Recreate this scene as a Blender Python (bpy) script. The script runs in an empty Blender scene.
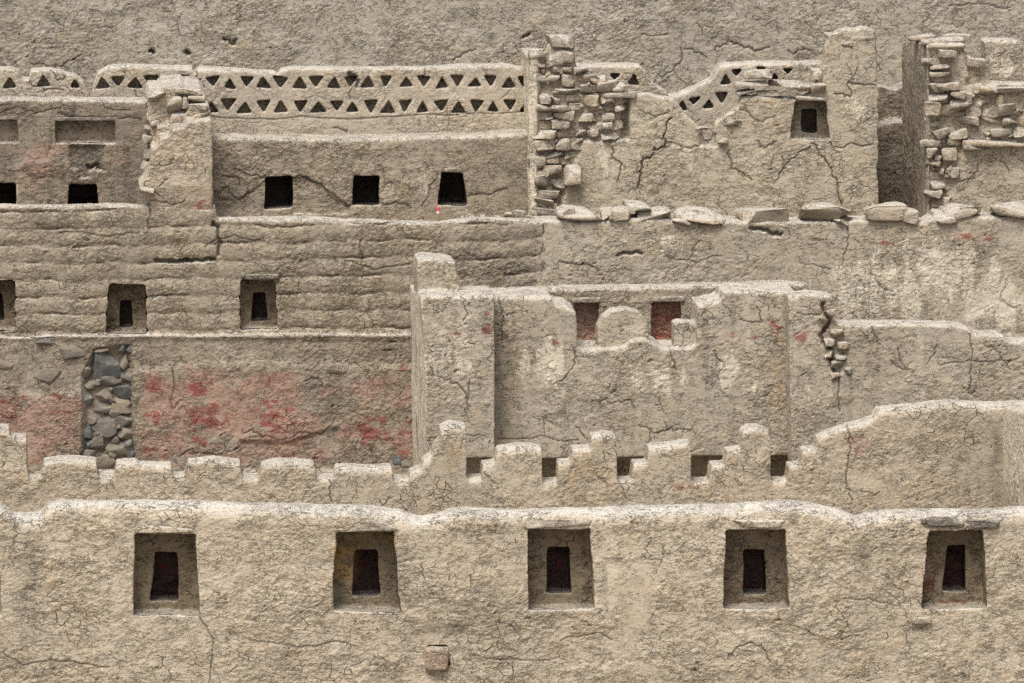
import bpy, math, random
import numpy as np
from mathutils import Vector, Matrix
from mathutils.geometry import tessellate_polygon

random.seed(11)
RNG = np.random.default_rng(7)
scn = bpy.context.scene
COL = scn.collection

# ------------------------------------------------------------------ camera
W, H = 1024, 683
DIST, YAW, PITCH, HFOV = 60.0, math.radians(4.5), math.radians(8.5), math.radians(9.8)
FPX = W / (2 * math.tan(HFOV / 2))
fwd = np.array([math.sin(YAW) * math.cos(PITCH), math.cos(YAW) * math.cos(PITCH), -math.sin(PITCH)])
rgt = np.array([math.cos(YAW), -math.sin(YAW), 0.0])
upv = np.cross(rgt, fwd)
CAM = -DIST * fwd


def P(px, py, Y):
    """point of the wall plane y = Y for a place measured on the photograph"""
    px = np.asarray(px, float); py = np.asarray(py, float)
    d = fwd * FPX + np.multiply.outer(px - W / 2, rgt) - np.multiply.outer(py - H / 2, upv)
    t = (Y - CAM[1]) / d[..., 1]
    return CAM[0] + d[..., 0] * t, CAM[2] + d[..., 2] * t


CAM = CAM + np.array([0, 0, -P(512, 770, 0.0)[1]])      # ground in front of the first wall is z = 0


def proj(X, Y, Z):
    dx, dy, dz = X - CAM[0], Y - CAM[1], Z - CAM[2]
    w = dx * fwd[0] + dy * fwd[1] + dz * fwd[2]
    return (W / 2 + FPX * (dx * rgt[0] + dy * rgt[1] + dz * rgt[2]) / w,
            H / 2 - FPX * (dx * upv[0] + dy * upv[1] + dz * upv[2]) / w)


cd = bpy.data.cameras.new('camera')
cam = bpy.data.objects.new('camera', cd); COL.objects.link(cam)
cd.sensor_width = 36.0
cd.lens = 36.0 * FPX / W
cd.clip_start, cd.clip_end = 1.0, 2000.0
m = Matrix(((rgt[0], upv[0], -fwd[0]), (rgt[1], upv[1], -fwd[1]), (rgt[2], upv[2], -fwd[2]))).to_4x4()
m.translation = Vector(CAM)
cam.matrix_world = m
scn.camera = cam

# ------------------------------------------------------------------ light
sun_dir = Vector((-0.24, -0.46, 1.0)).normalized()
sd = bpy.data.lights.new('sun', 'SUN')
sd.energy = 1.5; sd.angle = math.radians(20); sd.color = (1.0, 0.955, 0.885)
so = bpy.data.objects.new('sun', sd); COL.objects.link(so)
so.rotation_euler = sun_dir.to_track_quat('Z', 'Y').to_euler()
so.location = (10, -30, 40)
wd = bpy.data.worlds.new('World'); scn.world = wd; wd.use_nodes = True
wn = wd.node_tree.nodes; wl = wd.node_tree.links
wn.clear()
sky = wn.new('ShaderNodeTexSky'); sky.sky_type = 'NISHITA'; sky.sun_disc = False
sky.sun_elevation = math.asin(sun_dir.z); sky.sun_rotation = math.atan2(sun_dir.x, sun_dir.y)
sky.air_density = 1.0; sky.dust_density = 6.0; sky.ozone_density = 1.0
hs = wn.new('ShaderNodeHueSaturation'); hs.inputs['Saturation'].default_value = 0.25   # cloud cover greys the sky
bg = wn.new('ShaderNodeBackground'); bg.inputs['Strength'].default_value = 0.08
wo = wn.new('ShaderNodeOutputWorld')
wl.new(sky.outputs[0], hs.inputs['Color']); wl.new(hs.outputs[0], bg.inputs['Color']); wl.new(bg.outputs[0], wo.inputs[0])
scn.view_settings.view_transform = 'Standard'; scn.view_settings.look = 'None'
scn.view_settings.gamma = 1.0; scn.view_settings.use_curve_mapping = False
scn.view_settings.exposure = 1.0
scn.cycles.use_denoising = False
scn.cycles.max_bounces = 6; scn.cycles.diffuse_bounces = 4


# ------------------------------------------------------------------ materials
class G:
    """tiny helper that writes shader node graphs"""
    def __init__(s, name):
        s.m = bpy.data.materials.new(name); s.m.use_nodes = True
        s.t = s.m.node_tree; s.t.nodes.clear()

    def put(s, sock, v):
        if v is None: return
        if hasattr(v, 'is_output') or isinstance(v, bpy.types.NodeSocket): s.t.links.new(v, sock)
        else: sock.default_value = v

    def n(s, typ, outp=0, ins=None, **kw):
        nd = s.t.nodes.new(typ)
        for k, v in kw.items(): setattr(nd, k, v)
        for k, v in (ins or {}).items(): s.put(nd.inputs[k], v)
        return nd.outputs[outp]

    def mth(s, op, a, b=None, c=None, clamp=False):
        nd = s.t.nodes.new('ShaderNodeMath'); nd.operation = op; nd.use_clamp = clamp
        s.put(nd.inputs[0], a); s.put(nd.inputs[1], b); s.put(nd.inputs[2], c)
        return nd.outputs[0]

    def vec(s, op, a, b, outp=0):
        nd = s.t.nodes.new('ShaderNodeVectorMath'); nd.operation = op
        s.put(nd.inputs[0], a)
        if op == 'SCALE': s.put(nd.inputs['Scale'], b)
        else: s.put(nd.inputs[1], b)
        return nd.outputs[outp]

    def noise(s, v, scale, detail=3.0, rough=0.55, outp=0):
        return s.n('ShaderNodeTexNoise', outp, {'Vector': v, 'Scale': scale, 'Detail': detail, 'Roughness': rough})

    def step(s, v, a, b, lo=0.0, hi=1.0, smooth=True):
        nd = s.t.nodes.new('ShaderNodeMapRange')
        if smooth: nd.interpolation_type = 'SMOOTHSTEP'
        s.put(nd.inputs[0], v)
        for i, x in enumerate((a, b, lo, hi)): s.put(nd.inputs[i + 1], x)
        return nd.outputs[0]

    def mix(s, f, a, b, mode='MIX'):
        nd = s.t.nodes.new('ShaderNodeMix'); nd.data_type = 'RGBA'; nd.blend_type = mode
        s.put(nd.inputs[0], f); s.put(nd.inputs[6], a); s.put(nd.inputs[7], b)
        return nd.outputs[2]


def rgba(c, k=1.0): return (c[0] * k, c[1] * k, c[2] * k, 1.0)


def adobe(name, base, dust=(0.50, 0.455, 0.39), lump=1.0, course=0.0, period=0.25, crack=1.0, fine=1.0,
          flake=1.0, grain=1.0, seed=0.0, red=(0.235, 0.042, 0.040), pale=(0.66, 0.58, 0.46), dusty=1.0, streak=0.0,
          rough_amp=1.0, vary=0.0):
    """sun-dried mud: large undulation, courses and wide cracks move the surface itself; grit, hairline cracks and flaked
    plaster edges, finer than the mesh, are bump"""
    g = G(name)
    oc = g.n('ShaderNodeTexCoord', 3)
    v = g.vec('ADD', oc, (seed * 3.1, seed * 1.7, seed * 2.3))

    def off(a, b, c, sx=1.0, sy=1.0, sz=1.0):
        w = g.vec('ADD', v, (a, b, c))
        return w if (sx, sy, sz) == (1.0, 1.0, 1.0) else g.vec('MULTIPLY', w, (sx, sy, sz))
    wcol = g.noise(v, 5.0, 2, 0.55, 1)
    warp = g.vec('SCALE', g.vec('SUBTRACT', wcol, (0.5, 0.5, 0.5)), 0.14)
    vw = g.vec('ADD', v, warp)
    n1 = g.noise(v, 0.9, 3)
    n2 = g.noise(v, 4.5, 4, 0.6)
    n3 = g.noise(g.vec('MULTIPLY', v, (0.85, 1.0, 1.2)), 26, 3, 0.65)
    n4 = g.noise(v, 62, 2, 0.75)
    p1 = g.n('ShaderNodeAttribute', 0, attribute_name='paint')
    sp = g.t.nodes.new('ShaderNodeSeparateColor'); g.t.links.new(p1, sp.inputs[0])
    p2 = g.n('ShaderNodeAttribute', 0, attribute_name='wear_shade')
    sw = g.t.nodes.new('ShaderNodeSeparateColor'); g.t.links.new(p2, sw.inputs[0])
    keep = g.mth('SUBTRACT', 1.0, g.mth('MULTIPLY', sw.outputs[1], 0.75))
    rmask = g.step(g.noise(off(4, 4, 9), 1.4, 4, 0.62), 0.46, 0.62, 0.10, 1.0)          # where the plaster is gone the core is rough
    M_, A_, S_ = (lambda a, b: g.mth('MULTIPLY', a, b)), (lambda a, b: g.mth('ADD', a, b)), (lambda a, b: g.mth('SUBTRACT', a, b))
    # --- the surface itself
    h = M_(S_(n1, 0.5), 0.05 * lump)
    rel = M_(S_(n2, 0.5), 0.026 * lump)
    rel = A_(rel, M_(M_(S_(n3, 0.5), rmask), 0.022 * rough_amp))
    vor = g.n('ShaderNodeTexVoronoi', 0, {'Vector': g.vec('MULTIPLY', vw, (1.0, 0.4, 1.7)), 'Scale': 1.9}, feature='DISTANCE_TO_EDGE')
    ck = M_(g.step(vor, 0.0, 0.020, 1.0, 0.0), g.step(g.noise(off(2, 2, 2), 2.0, 3, 0.6), 0.55, 0.63))
    rel = S_(rel, M_(ck, 0.010 * crack))
    pit = g.step(g.noise(off(0, 0, 0, 0.8, 1.0, 1.5), 15, 2, 0.5), 0.26, 0.33, 1.0, 0.0)
    rel = S_(rel, M_(M_(pit, rmask), 0.024 * rough_amp))
    seam = None
    if course:
        zz = g.t.nodes.new('ShaderNodeSeparateXYZ'); g.t.links.new(v, zz.inputs[0])
        zc = A_(g.mth('DIVIDE', zz.outputs[2], period), M_(g.noise(off(0, 0, 0, 1.0, 1.0, 0.4), 1.3, 6, 0.65), 1.25))
        tri_ = M_(g.mth('ABSOLUTE', S_(g.mth('FRACT', zc), 0.5)), 2.0)
        seam = M_(g.step(tri_, 0.80, 0.97), g.step(g.noise(off(6, 1, 3, 1.0, 1.0, 2.2), 2.4, 4, 0.65), 0.49, 0.60))
        rel = S_(rel, M_(seam, course * 0.7))
        rel = S_(rel, M_(M_(tri_, tri_), course * 0.75))
    h = A_(h, M_(rel, keep))
    # --- finer than the mesh
    fl = g.step(g.noise(off(0, 0, 0, 1.0, 1.0, 1.3), 2.4, 6, 0.66), 0.500, 0.512)
    fl2 = g.step(g.noise(off(9, 4, 2, 1.0, 1.0, 1.5), 6.0, 5, 0.66), 0.560, 0.572)
    ridge = g.mth('ABSOLUTE', S_(g.noise(off(2, 8, 5, 0.75, 1.0, 1.9), 6.5, 4, 0.62), 0.5))
    rg = M_(g.step(ridge, 0.0, 0.014, 1.0, 0.0), g.step(g.noise(off(1, 6, 2), 3.0, 3, 0.6), 0.50, 0.57))
    vor2 = g.n('ShaderNodeTexVoronoi', 0, {'Vector': g.vec('MULTIPLY', vw, (1.0, 0.5, 1.5)), 'Scale': 6.5}, feature='DISTANCE_TO_EDGE')
    ck2 = M_(g.step(vor2, 0.0, 0.045, 1.0, 0.0), g.step(g.noise(off(3, 3, 3), 2.0, 4, 0.65), 0.555, 0.63))
    n5 = g.noise(off(3, 7, 1, 0.9, 1.0, 1.35), 11, 3, 0.6)
    grit = M_(A_(M_(n4, 0.8), A_(M_(n3, 1.0), M_(n5, 1.9))), M_(g.mth('MULTIPLY_ADD', rmask, 0.70, 0.30), 0.024 * grain))
    bh = A_(grit, M_(S_(M_(fl, 0.9), fl2), 0.018 * flake))
    bh = S_(bh, A_(M_(rg, 0.030 * fine), M_(ck2, 0.024 * fine)))
    ta = g.n('ShaderNodeAttribute', 3, attribute_name='wear_shade')                                # cracks traced one by one
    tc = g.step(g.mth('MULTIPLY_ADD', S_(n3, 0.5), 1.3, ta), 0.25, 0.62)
    bh = S_(M_(bh, keep), M_(tc, 0.028))
    # --- colour
    c = g.mix(g.step(n1, 0.32, 0.68), rgba(base, 0.86), rgba(base, 1.10))
    warm = (base[0] * 1.06, base[1] * 0.96, base[2] * 0.82)
    cool = (base[0] * 0.90, base[1] * 0.93, base[2] * 0.98)
    pal = (base[0] * 1.22, base[1] * 1.25, base[2] * 1.32)
    c = g.mix(g.step(g.noise(off(5, 1, 7), 1.5, 4, 0.6), 0.40, 0.62), c, g.mix(0.55, rgba(warm, 0.97), rgba(cool)))
    c = g.mix(M_(g.step(n2, 0.48, 0.70), 0.5), c, rgba(warm, 1.06))
    c = g.mix(M_(fl, 0.30 * flake), c, rgba(pal, 0.97))
    c = g.mix(M_(fl2, 0.40), c, rgba(cool, 0.80))
    c = g.mix(M_(S_(1.0, rmask), 0.35), c, rgba(pal, 0.93))
    c = g.mix(M_(g.step(g.noise(off(11, 5, 8, 1.0, 1.0, 0.7), 0.75, 5, 0.65), 0.50, 0.66), 0.28), c, rgba(cool, 0.74))      # old damp stains
    if streak:
        st = g.noise(off(0, 0, 0, 4.5, 1.0, 0.30), 1.2, 4, 0.65)
        c = g.mix(M_(g.step(st, 0.50, 0.66), streak), c, rgba(cool, 0.55))
        st2 = g.noise(off(8, 3, 1, 5.5, 1.0, 0.35), 1.3, 4, 0.65)
        c = g.mix(M_(g.step(st2, 0.56, 0.70), streak), c, rgba(pal, 1.1))
    c = g.mix(M_(g.step(n4, 0.54, 0.68), 0.16 * grain), c, rgba(pal, 1.08))
    c = g.mix(M_(g.step(n3, 0.45, 0.34), 0.34 * grain), c, rgba(cool, 0.58))
    if course > 0.01: bh = S_(bh, M_(seam, 0.016))
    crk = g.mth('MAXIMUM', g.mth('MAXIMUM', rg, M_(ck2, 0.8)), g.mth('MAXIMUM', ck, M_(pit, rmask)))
    c = g.mix(g.mth('MAXIMUM', M_(M_(crk, keep), 0.36), M_(tc, 0.48)), c, rgba(cool, 0.30))                                  # shade of unmodelled crack and pit depth, painted as darker colour

    if vary:
        ri = g.n('ShaderNodeObjectInfo', 5)
        c = g.mix(M_(g.step(ri, 0.0, 1.0, 0.0, 1.0, False), vary), c, g.mix(g.step(g.mth('FRACT', M_(ri, 7.3)), 0.3, 0.7), rgba(cool, 0.62), rgba((0.42, 0.31, 0.20))))

    def broken(mask, sc, k, lo=0.38, hi=0.62, ex=0.8, ez=1.3, det=6):
        e = g.noise(off(k, k, k, ex, 1.0, ez), sc, det, 0.70)
        r_ = g.step(g.mth('MULTIPLY_ADD', mask, 0.66, M_(S_(e, 0.5), 2.6)), lo, hi)
        return M_(r_, g.mth('GREATER_THAN', mask, 0.01))
    c = g.mix(M_(broken(sp.outputs[2], 2.4, 2.0, 0.30, 0.58, 2.4, 0.6), 0.80), c, rgba(pale))
    c = g.mix(M_(broken(sp.outputs[1], 2.4, 6.0, 0.36, 0.72), 0.64), c, g.mix(fl2, rgba((0.37, 0.225, 0.175)), rgba((0.33, 0.175, 0.14))))
    c = g.mix(M_(M_(broken(sp.outputs[0], 6.5, 4.0, 0.40, 0.72, 0.7, 1.3), S_(1.0, M_(fl2, 0.7))), 0.70), c, rgba(red))
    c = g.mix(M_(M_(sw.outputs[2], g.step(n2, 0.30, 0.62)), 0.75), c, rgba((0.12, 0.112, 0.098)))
    c = g.mix(M_(M_(sw.outputs[0], g.step(n2, 0.38, 0.60)), 0.6), c, rgba((0.40, 0.22, 0.06)))
    # --- pale dust lying on everything that faces up
    nz = g.t.nodes.new('ShaderNodeSeparateXYZ'); g.t.links.new(g.n('ShaderNodeNewGeometry', 1), nz.inputs[0])
    dm = g.step(g.mth('MULTIPLY_ADD', S_(n3, 0.5), 1.1, nz.outputs[2]), 0.34, 0.80)
    c = g.mix(M_(dm, 0.95 * dusty), c, g.mix(g.step(n4, 0.35, 0.65), rgba(dust, 0.66), rgba(dust, 1.06)))
    b = g.t.nodes.new('ShaderNodeBsdfPrincipled')
    g.put(b.inputs['Base Color'], c); b.inputs['Roughness'].default_value = 0.95
    b.inputs['Specular IOR Level'].default_value = 0.06
    bp = g.t.nodes.new('ShaderNodeBump'); bp.inputs['Strength'].default_value = 1.0; bp.inputs['Distance'].default_value = 1.0
    g.put(bp.inputs['Height'], bh); g.t.links.new(bp.outputs[0], b.inputs['Normal'])
    ds = g.t.nodes.new('ShaderNodeDisplacement'); ds.inputs['Midlevel'].default_value = 0.0; ds.inputs['Scale'].default_value = 1.0
    g.put(ds.inputs['Height'], h)
    o = g.t.nodes.new('ShaderNodeOutputMaterial')
    g.t.links.new(b.outputs[0], o.inputs[0]); g.t.links.new(ds.outputs[0], o.inputs[2])
    g.m.displacement_method = 'DISPLACEMENT'
    return g.m


def rock(name, base, seed=0.0):
    g = G(name)
    v = g.vec('ADD', g.n('ShaderNodeTexCoord', 3), (seed, seed * 2, seed * 3))
    oi = g.n('ShaderNodeObjectInfo', 5)
    n1 = g.noise(v, 7, 5, 0.6); n2 = g.noise(v, 45, 4, 0.65)
    c = g.mix(g.step(n1, 0.35, 0.65), rgba(base, 0.75), rgba(base, 1.2))
    c = g.mix(g.step(oi, 0.0, 1.0, 0.0, 0.75, False), c, rgba((0.29, 0.235, 0.165)))
    c = g.mix(g.mth('MULTIPLY', g.step(g.noise(v, 12, 5, 0.7), 0.54, 0.66), 0.6), c, rgba((0.33, 0.27, 0.19)))
    hgt = g.mth('ADD', g.mth('MULTIPLY', n1, 0.03), g.mth('MULTIPLY', n2, 0.008))
    b = g.t.nodes.new('ShaderNodeBsdfPrincipled'); g.put(b.inputs['Base Color'], c)
    b.inputs['Roughness'].default_value = 0.9; b.inputs['Specular IOR Level'].default_value = 0.15
    bp = g.t.nodes.new('ShaderNodeBump'); bp.inputs['Strength'].default_value = 0.8; bp.inputs['Distance'].default_value = 1.0
    g.put(bp.inputs['Height'], hgt); g.t.links.new(bp.outputs[0], b.inputs['Normal'])
    o = g.t.nodes.new('ShaderNodeOutputMaterial'); g.t.links.new(b.outputs[0], o.inputs[0])
    return g.m


TAN = (0.400, 0.318, 0.205)
M = {}
M['front'] = adobe('front_adobe', (0.457, 0.383, 0.286), lump=0.9, course=0.0035, period=0.26, crack=0.9, fine=1.2, seed=1, grain=1.2, dust=(0.56, 0.52, 0.455))
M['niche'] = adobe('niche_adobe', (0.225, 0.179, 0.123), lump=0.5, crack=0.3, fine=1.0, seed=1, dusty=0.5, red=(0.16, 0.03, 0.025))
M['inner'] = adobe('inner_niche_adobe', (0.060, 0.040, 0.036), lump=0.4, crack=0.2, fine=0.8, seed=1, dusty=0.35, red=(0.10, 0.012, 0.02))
M['stepped'] = adobe('stepped_adobe', (0.423, 0.354, 0.265), lump=0.7, crack=0.8, fine=1.2, flake=0.8, seed=2, grain=0.72)
M['court'] = adobe('court_adobe', (0.402, 0.344, 0.263), lump=0.7, crack=1.3, fine=1.0, seed=3, streak=0.42, grain=0.48)
M['big'] = adobe('coursed_adobe', (0.322, 0.268, 0.199), lump=1.1, course=0.022, period=0.205, crack=0.8, fine=0.7, seed=4, rough_amp=1.8, streak=0.3)
M['bigsmooth'] = adobe('plastered_adobe', (0.407, 0.348, 0.265), lump=0.8, course=0.005, period=0.4, crack=1.0, fine=0.8, seed=5, streak=0.15, grain=0.52)
M['plinth'] = adobe('plinth_adobe', (0.306, 0.255, 0.193), lump=1.5, crack=1.0, fine=1.0, seed=6, rough_amp=1.8, streak=0.15)
M['upper'] = adobe('upper_adobe', (0.313, 0.261, 0.194), lump=0.9, crack=1.2, fine=0.8, seed=7, flake=1.4, dust=(0.50, 0.45, 0.38))
M['frieze'] = adobe('frieze_adobe', (0.428, 0.369, 0.289), lump=0.5, crack=0.8, fine=0.5, seed=8, flake=0.5, grain=0.6)
M['ruin'] = adobe('ruin_adobe', (0.411, 0.351, 0.265), lump=0.9, crack=1.0, fine=0.9, seed=9, grain=0.75)
M['back'] = adobe('back_adobe', (0.361, 0.320, 0.255), lump=1.1, crack=1.3, fine=1.3, seed=10, grain=0.9, flake=1.5, rough_amp=1.8, dusty=0.6)
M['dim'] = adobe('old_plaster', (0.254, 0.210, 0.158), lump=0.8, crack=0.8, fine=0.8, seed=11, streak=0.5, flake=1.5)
M['block'] = adobe('block_adobe', (0.417, 0.357, 0.275), lump=0.7, crack=0.2, fine=0.5, seed=12, rough_amp=1.0, flake=1.0, vary=0.55)
M['black'] = adobe('deep_shade_adobe', (0.075, 0.060, 0.052), lump=0.4, crack=0.2, fine=0.6, seed=13, dusty=0.15)  # near-black colour paints in the darkness of deep openings
M['lintel'] = adobe('lintel_stone', (0.374, 0.318, 0.243), lump=0.5, crack=0.0, fine=0.4, seed=14, rough_amp=0.8)
M['darklintel'] = adobe('dark_lintel_stone', (0.230, 0.200, 0.165), lump=0.6, crack=0.3, fine=0.4, seed=15, rough_amp=1.2, dusty=0.4)
M['rock'] = rock('field_stone', (0.090, 0.098, 0.102))
M['redpaint'] = adobe('red_painted_adobe', (0.36, 0.20, 0.15), lump=0.5, crack=0.5, fine=0.8, seed=23, dusty=0.5)
M['pinkpaint'] = adobe('pink_painted_adobe', (0.428, 0.292, 0.225), lump=0.5, crack=0.5, fine=0.8, seed=24, dusty=0.5)
M['earth'] = adobe('earth', (0.253, 0.212, 0.159), lump=0.3, crack=0.0, fine=0.0, seed=16, dusty=0.3)


# ------------------------------------------------------------------ geometry
def fract1(n, octs, rng):
    """1-D fractal noise of n samples in about -1..1"""
    out = np.zeros(n); amp = 1.0; tot = 0
    for o in octs:
        k = max(2, int(n / o) + 2)
        out += amp * np.interp(np.linspace(0, k - 1, n), np.arange(k), rng.uniform(-1, 1, k)); tot += amp; amp *= 0.6
    return out / tot


def wobble(poly, amp, stepl=2.5, keep_bottom=None, seed=1):
    """resample a closed outline and let its edge wander like worn mud"""
    rng = np.random.default_rng(seed)
    p = np.asarray(poly, float); q = np.roll(p, -1, axis=0); out = []; mv = []
    for a, b in zip(p, q):
        L = np.hypot(*(b - a)); k = max(1, int(L / stepl))
        t = np.arange(k) / k
        out.append(a + np.outer(t, b - a))
        nrm = np.array([-(b - a)[1], (b - a)[0]]) / max(L, 1e-6)
        still = keep_bottom is not None and min(a[1], b[1]) > keep_bottom - 1
        mv.append(np.repeat(nrm[None] * (0 if still else 1), k, axis=0))
    out = np.concatenate(out); mv = np.concatenate(mv)
    n = len(out)
    d = fract1(n, (14, 5, 2), rng) * amp
    return out + mv * d[:, None]


def prism(poly, holes, y0, y1, axis='y'):
    loops = [poly] + list(holes)
    vecs = [[Vector((p[0], p[1], 0)) for p in lp] for lp in loops]
    tris = tessellate_polygon(vecs)
    flat = np.concatenate([np.asarray(lp, float) for lp in loops]); n = len(flat)
    if axis == 'y':
        f0 = np.column_stack([flat[:, 0], np.full(n, y0), flat[:, 1]]); f1 = f0.copy(); f1[:, 1] = y1
    else:
        f0 = np.column_stack([np.full(n, y0), flat[:, 0], flat[:, 1]]); f1 = f0.copy(); f1[:, 0] = y1
    V = np.concatenate([f0, f1]); F = []
    for t in tris:
        F.append(tuple(t)); F.append((t[2] + n, t[1] + n, t[0] + n))
    o = 0
    for lp in loops:
        k = len(lp)
        for i in range(k):
            a, b = o + i, o + (i + 1) % k
            F.append((a, b, b + n, a + n))
        o += k
    return V, F


def voxelise(prisms, voxel):
    V = []; F = []; o = 0
    for v, f in prisms:
        V.append(v); F += [tuple(i + o for i in t) for t in f]; o += len(v)
    V = np.concatenate(V)
    me = bpy.data.meshes.new('tmp'); me.from_pydata(V.tolist(), [], F)
    import bmesh
    bm = bmesh.new(); bm.from_mesh(me); bmesh.ops.recalc_face_normals(bm, faces=bm.faces); bm.to_mesh(me); bm.free()
    ob = bpy.data.objects.new('tmp', me); COL.objects.link(ob)
    md = ob.modifiers.new('r', 'REMESH'); md.mode = 'VOXEL'; md.voxel_size = voxel; md.adaptivity = 0.0
    sm = ob.modifiers.new('s', 'SMOOTH'); sm.factor = 0.5; sm.iterations = 3
    dg = bpy.context.evaluated_depsgraph_get(); dg.update()
    ev = ob.evaluated_get(dg); em = ev.to_mesh()
    nv, nf = len(em.vertices), len(em.polygons)
    v = np.empty(nv * 3, np.float32); em.vertices.foreach_get('co', v); v = v.reshape(-1, 3).astype(float)
    q = np.empty(nf * 4, np.int32); em.loops.foreach_get('vertex_index', q); q = q.reshape(-1, 4)
    ev.to_mesh_clear()
    bpy.data.objects.remove(ob); bpy.data.meshes.remove(me)
    return v, q


def inside(poly, x, y):
    p = np.asarray(poly, float); r = np.zeros(x.shape, bool)
    j = len(p) - 1
    bx = (x >= p[:, 0].min()) & (x <= p[:, 0].max()) & (y >= p[:, 1].min()) & (y <= p[:, 1].max())
    xs, ys = x[bx], y[bx]; rr = np.zeros(xs.shape, bool)
    for i in range(len(p)):
        c = ((p[i, 1] > ys) != (p[j, 1] > ys)) & (xs < (p[j, 0] - p[i, 0]) * (ys - p[i, 1]) / (p[j, 1] - p[i, 1] + 1e-12) + p[i, 0])
        rr ^= c; j = i
    r[bx] = rr
    return r


def polydist(poly, x, y, closed=False):
    p = np.asarray(poly, float); d = np.full(x.shape, 1e9)
    seg = list(zip(p[:-1], p[1:])) + ([(p[-1], p[0])] if closed else [])
    for a, b in seg:
        ab = b - a; L = (ab ** 2).sum() + 1e-9
        t = np.clip(((x - a[0]) * ab[0] + (y - a[1]) * ab[1]) / L, 0, 1)
        d = np.minimum(d, np.hypot(x - a[0] - t * ab[0], y - a[1] - t * ab[1]))
    return d


def grow(poly, k):
    p = np.asarray(poly, float); c = p.mean(axis=0); d = p - c
    return c + d + np.sign(d) * k


def mk_mesh(name, v, q, pa=None, we=None):
    used = np.unique(q); mp = np.full(len(v), -1, np.int64); mp[used] = np.arange(len(used))
    vv = v[used]; qq = mp[q].astype(np.int32)
    me = bpy.data.meshes.new(name)
    me.vertices.add(len(vv)); me.vertices.foreach_set('co', vv.astype(np.float32).ravel())
    me.loops.add(qq.size); me.loops.foreach_set('vertex_index', qq.ravel())
    me.polygons.add(len(qq)); me.polygons.foreach_set('loop_start', np.arange(0, qq.size, 4, dtype=np.int32))
    me.update(calc_edges=True)
    me.polygons.foreach_set('use_smooth', np.ones(len(qq), bool))
    for nm, arr in (('paint', pa), ('wear_shade', we)):
        if arr is not None:
            at = me.attributes.new(nm, 'FLOAT_COLOR', 'POINT'); at.data.foreach_set('color', arr[used].astype(np.float32).ravel())
    return me


def link(name, me, mat, parent=None):
    o = bpy.data.objects.new(name, me); COL.objects.link(o)
    if mat is not None: me.materials.append(mat)
    if parent is not None: o.parent = parent
    return o


def thing(name, label, cat, loc, group=None):
    o = bpy.data.objects.new(name, None); COL.objects.link(o); o.location = loc
    o.empty_display_size = 0.2
    o['label'] = label; o['category'] = cat
    o['kind'] = 'thing'
    if group: o['group'] = group
    return o


NT = [0]


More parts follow.
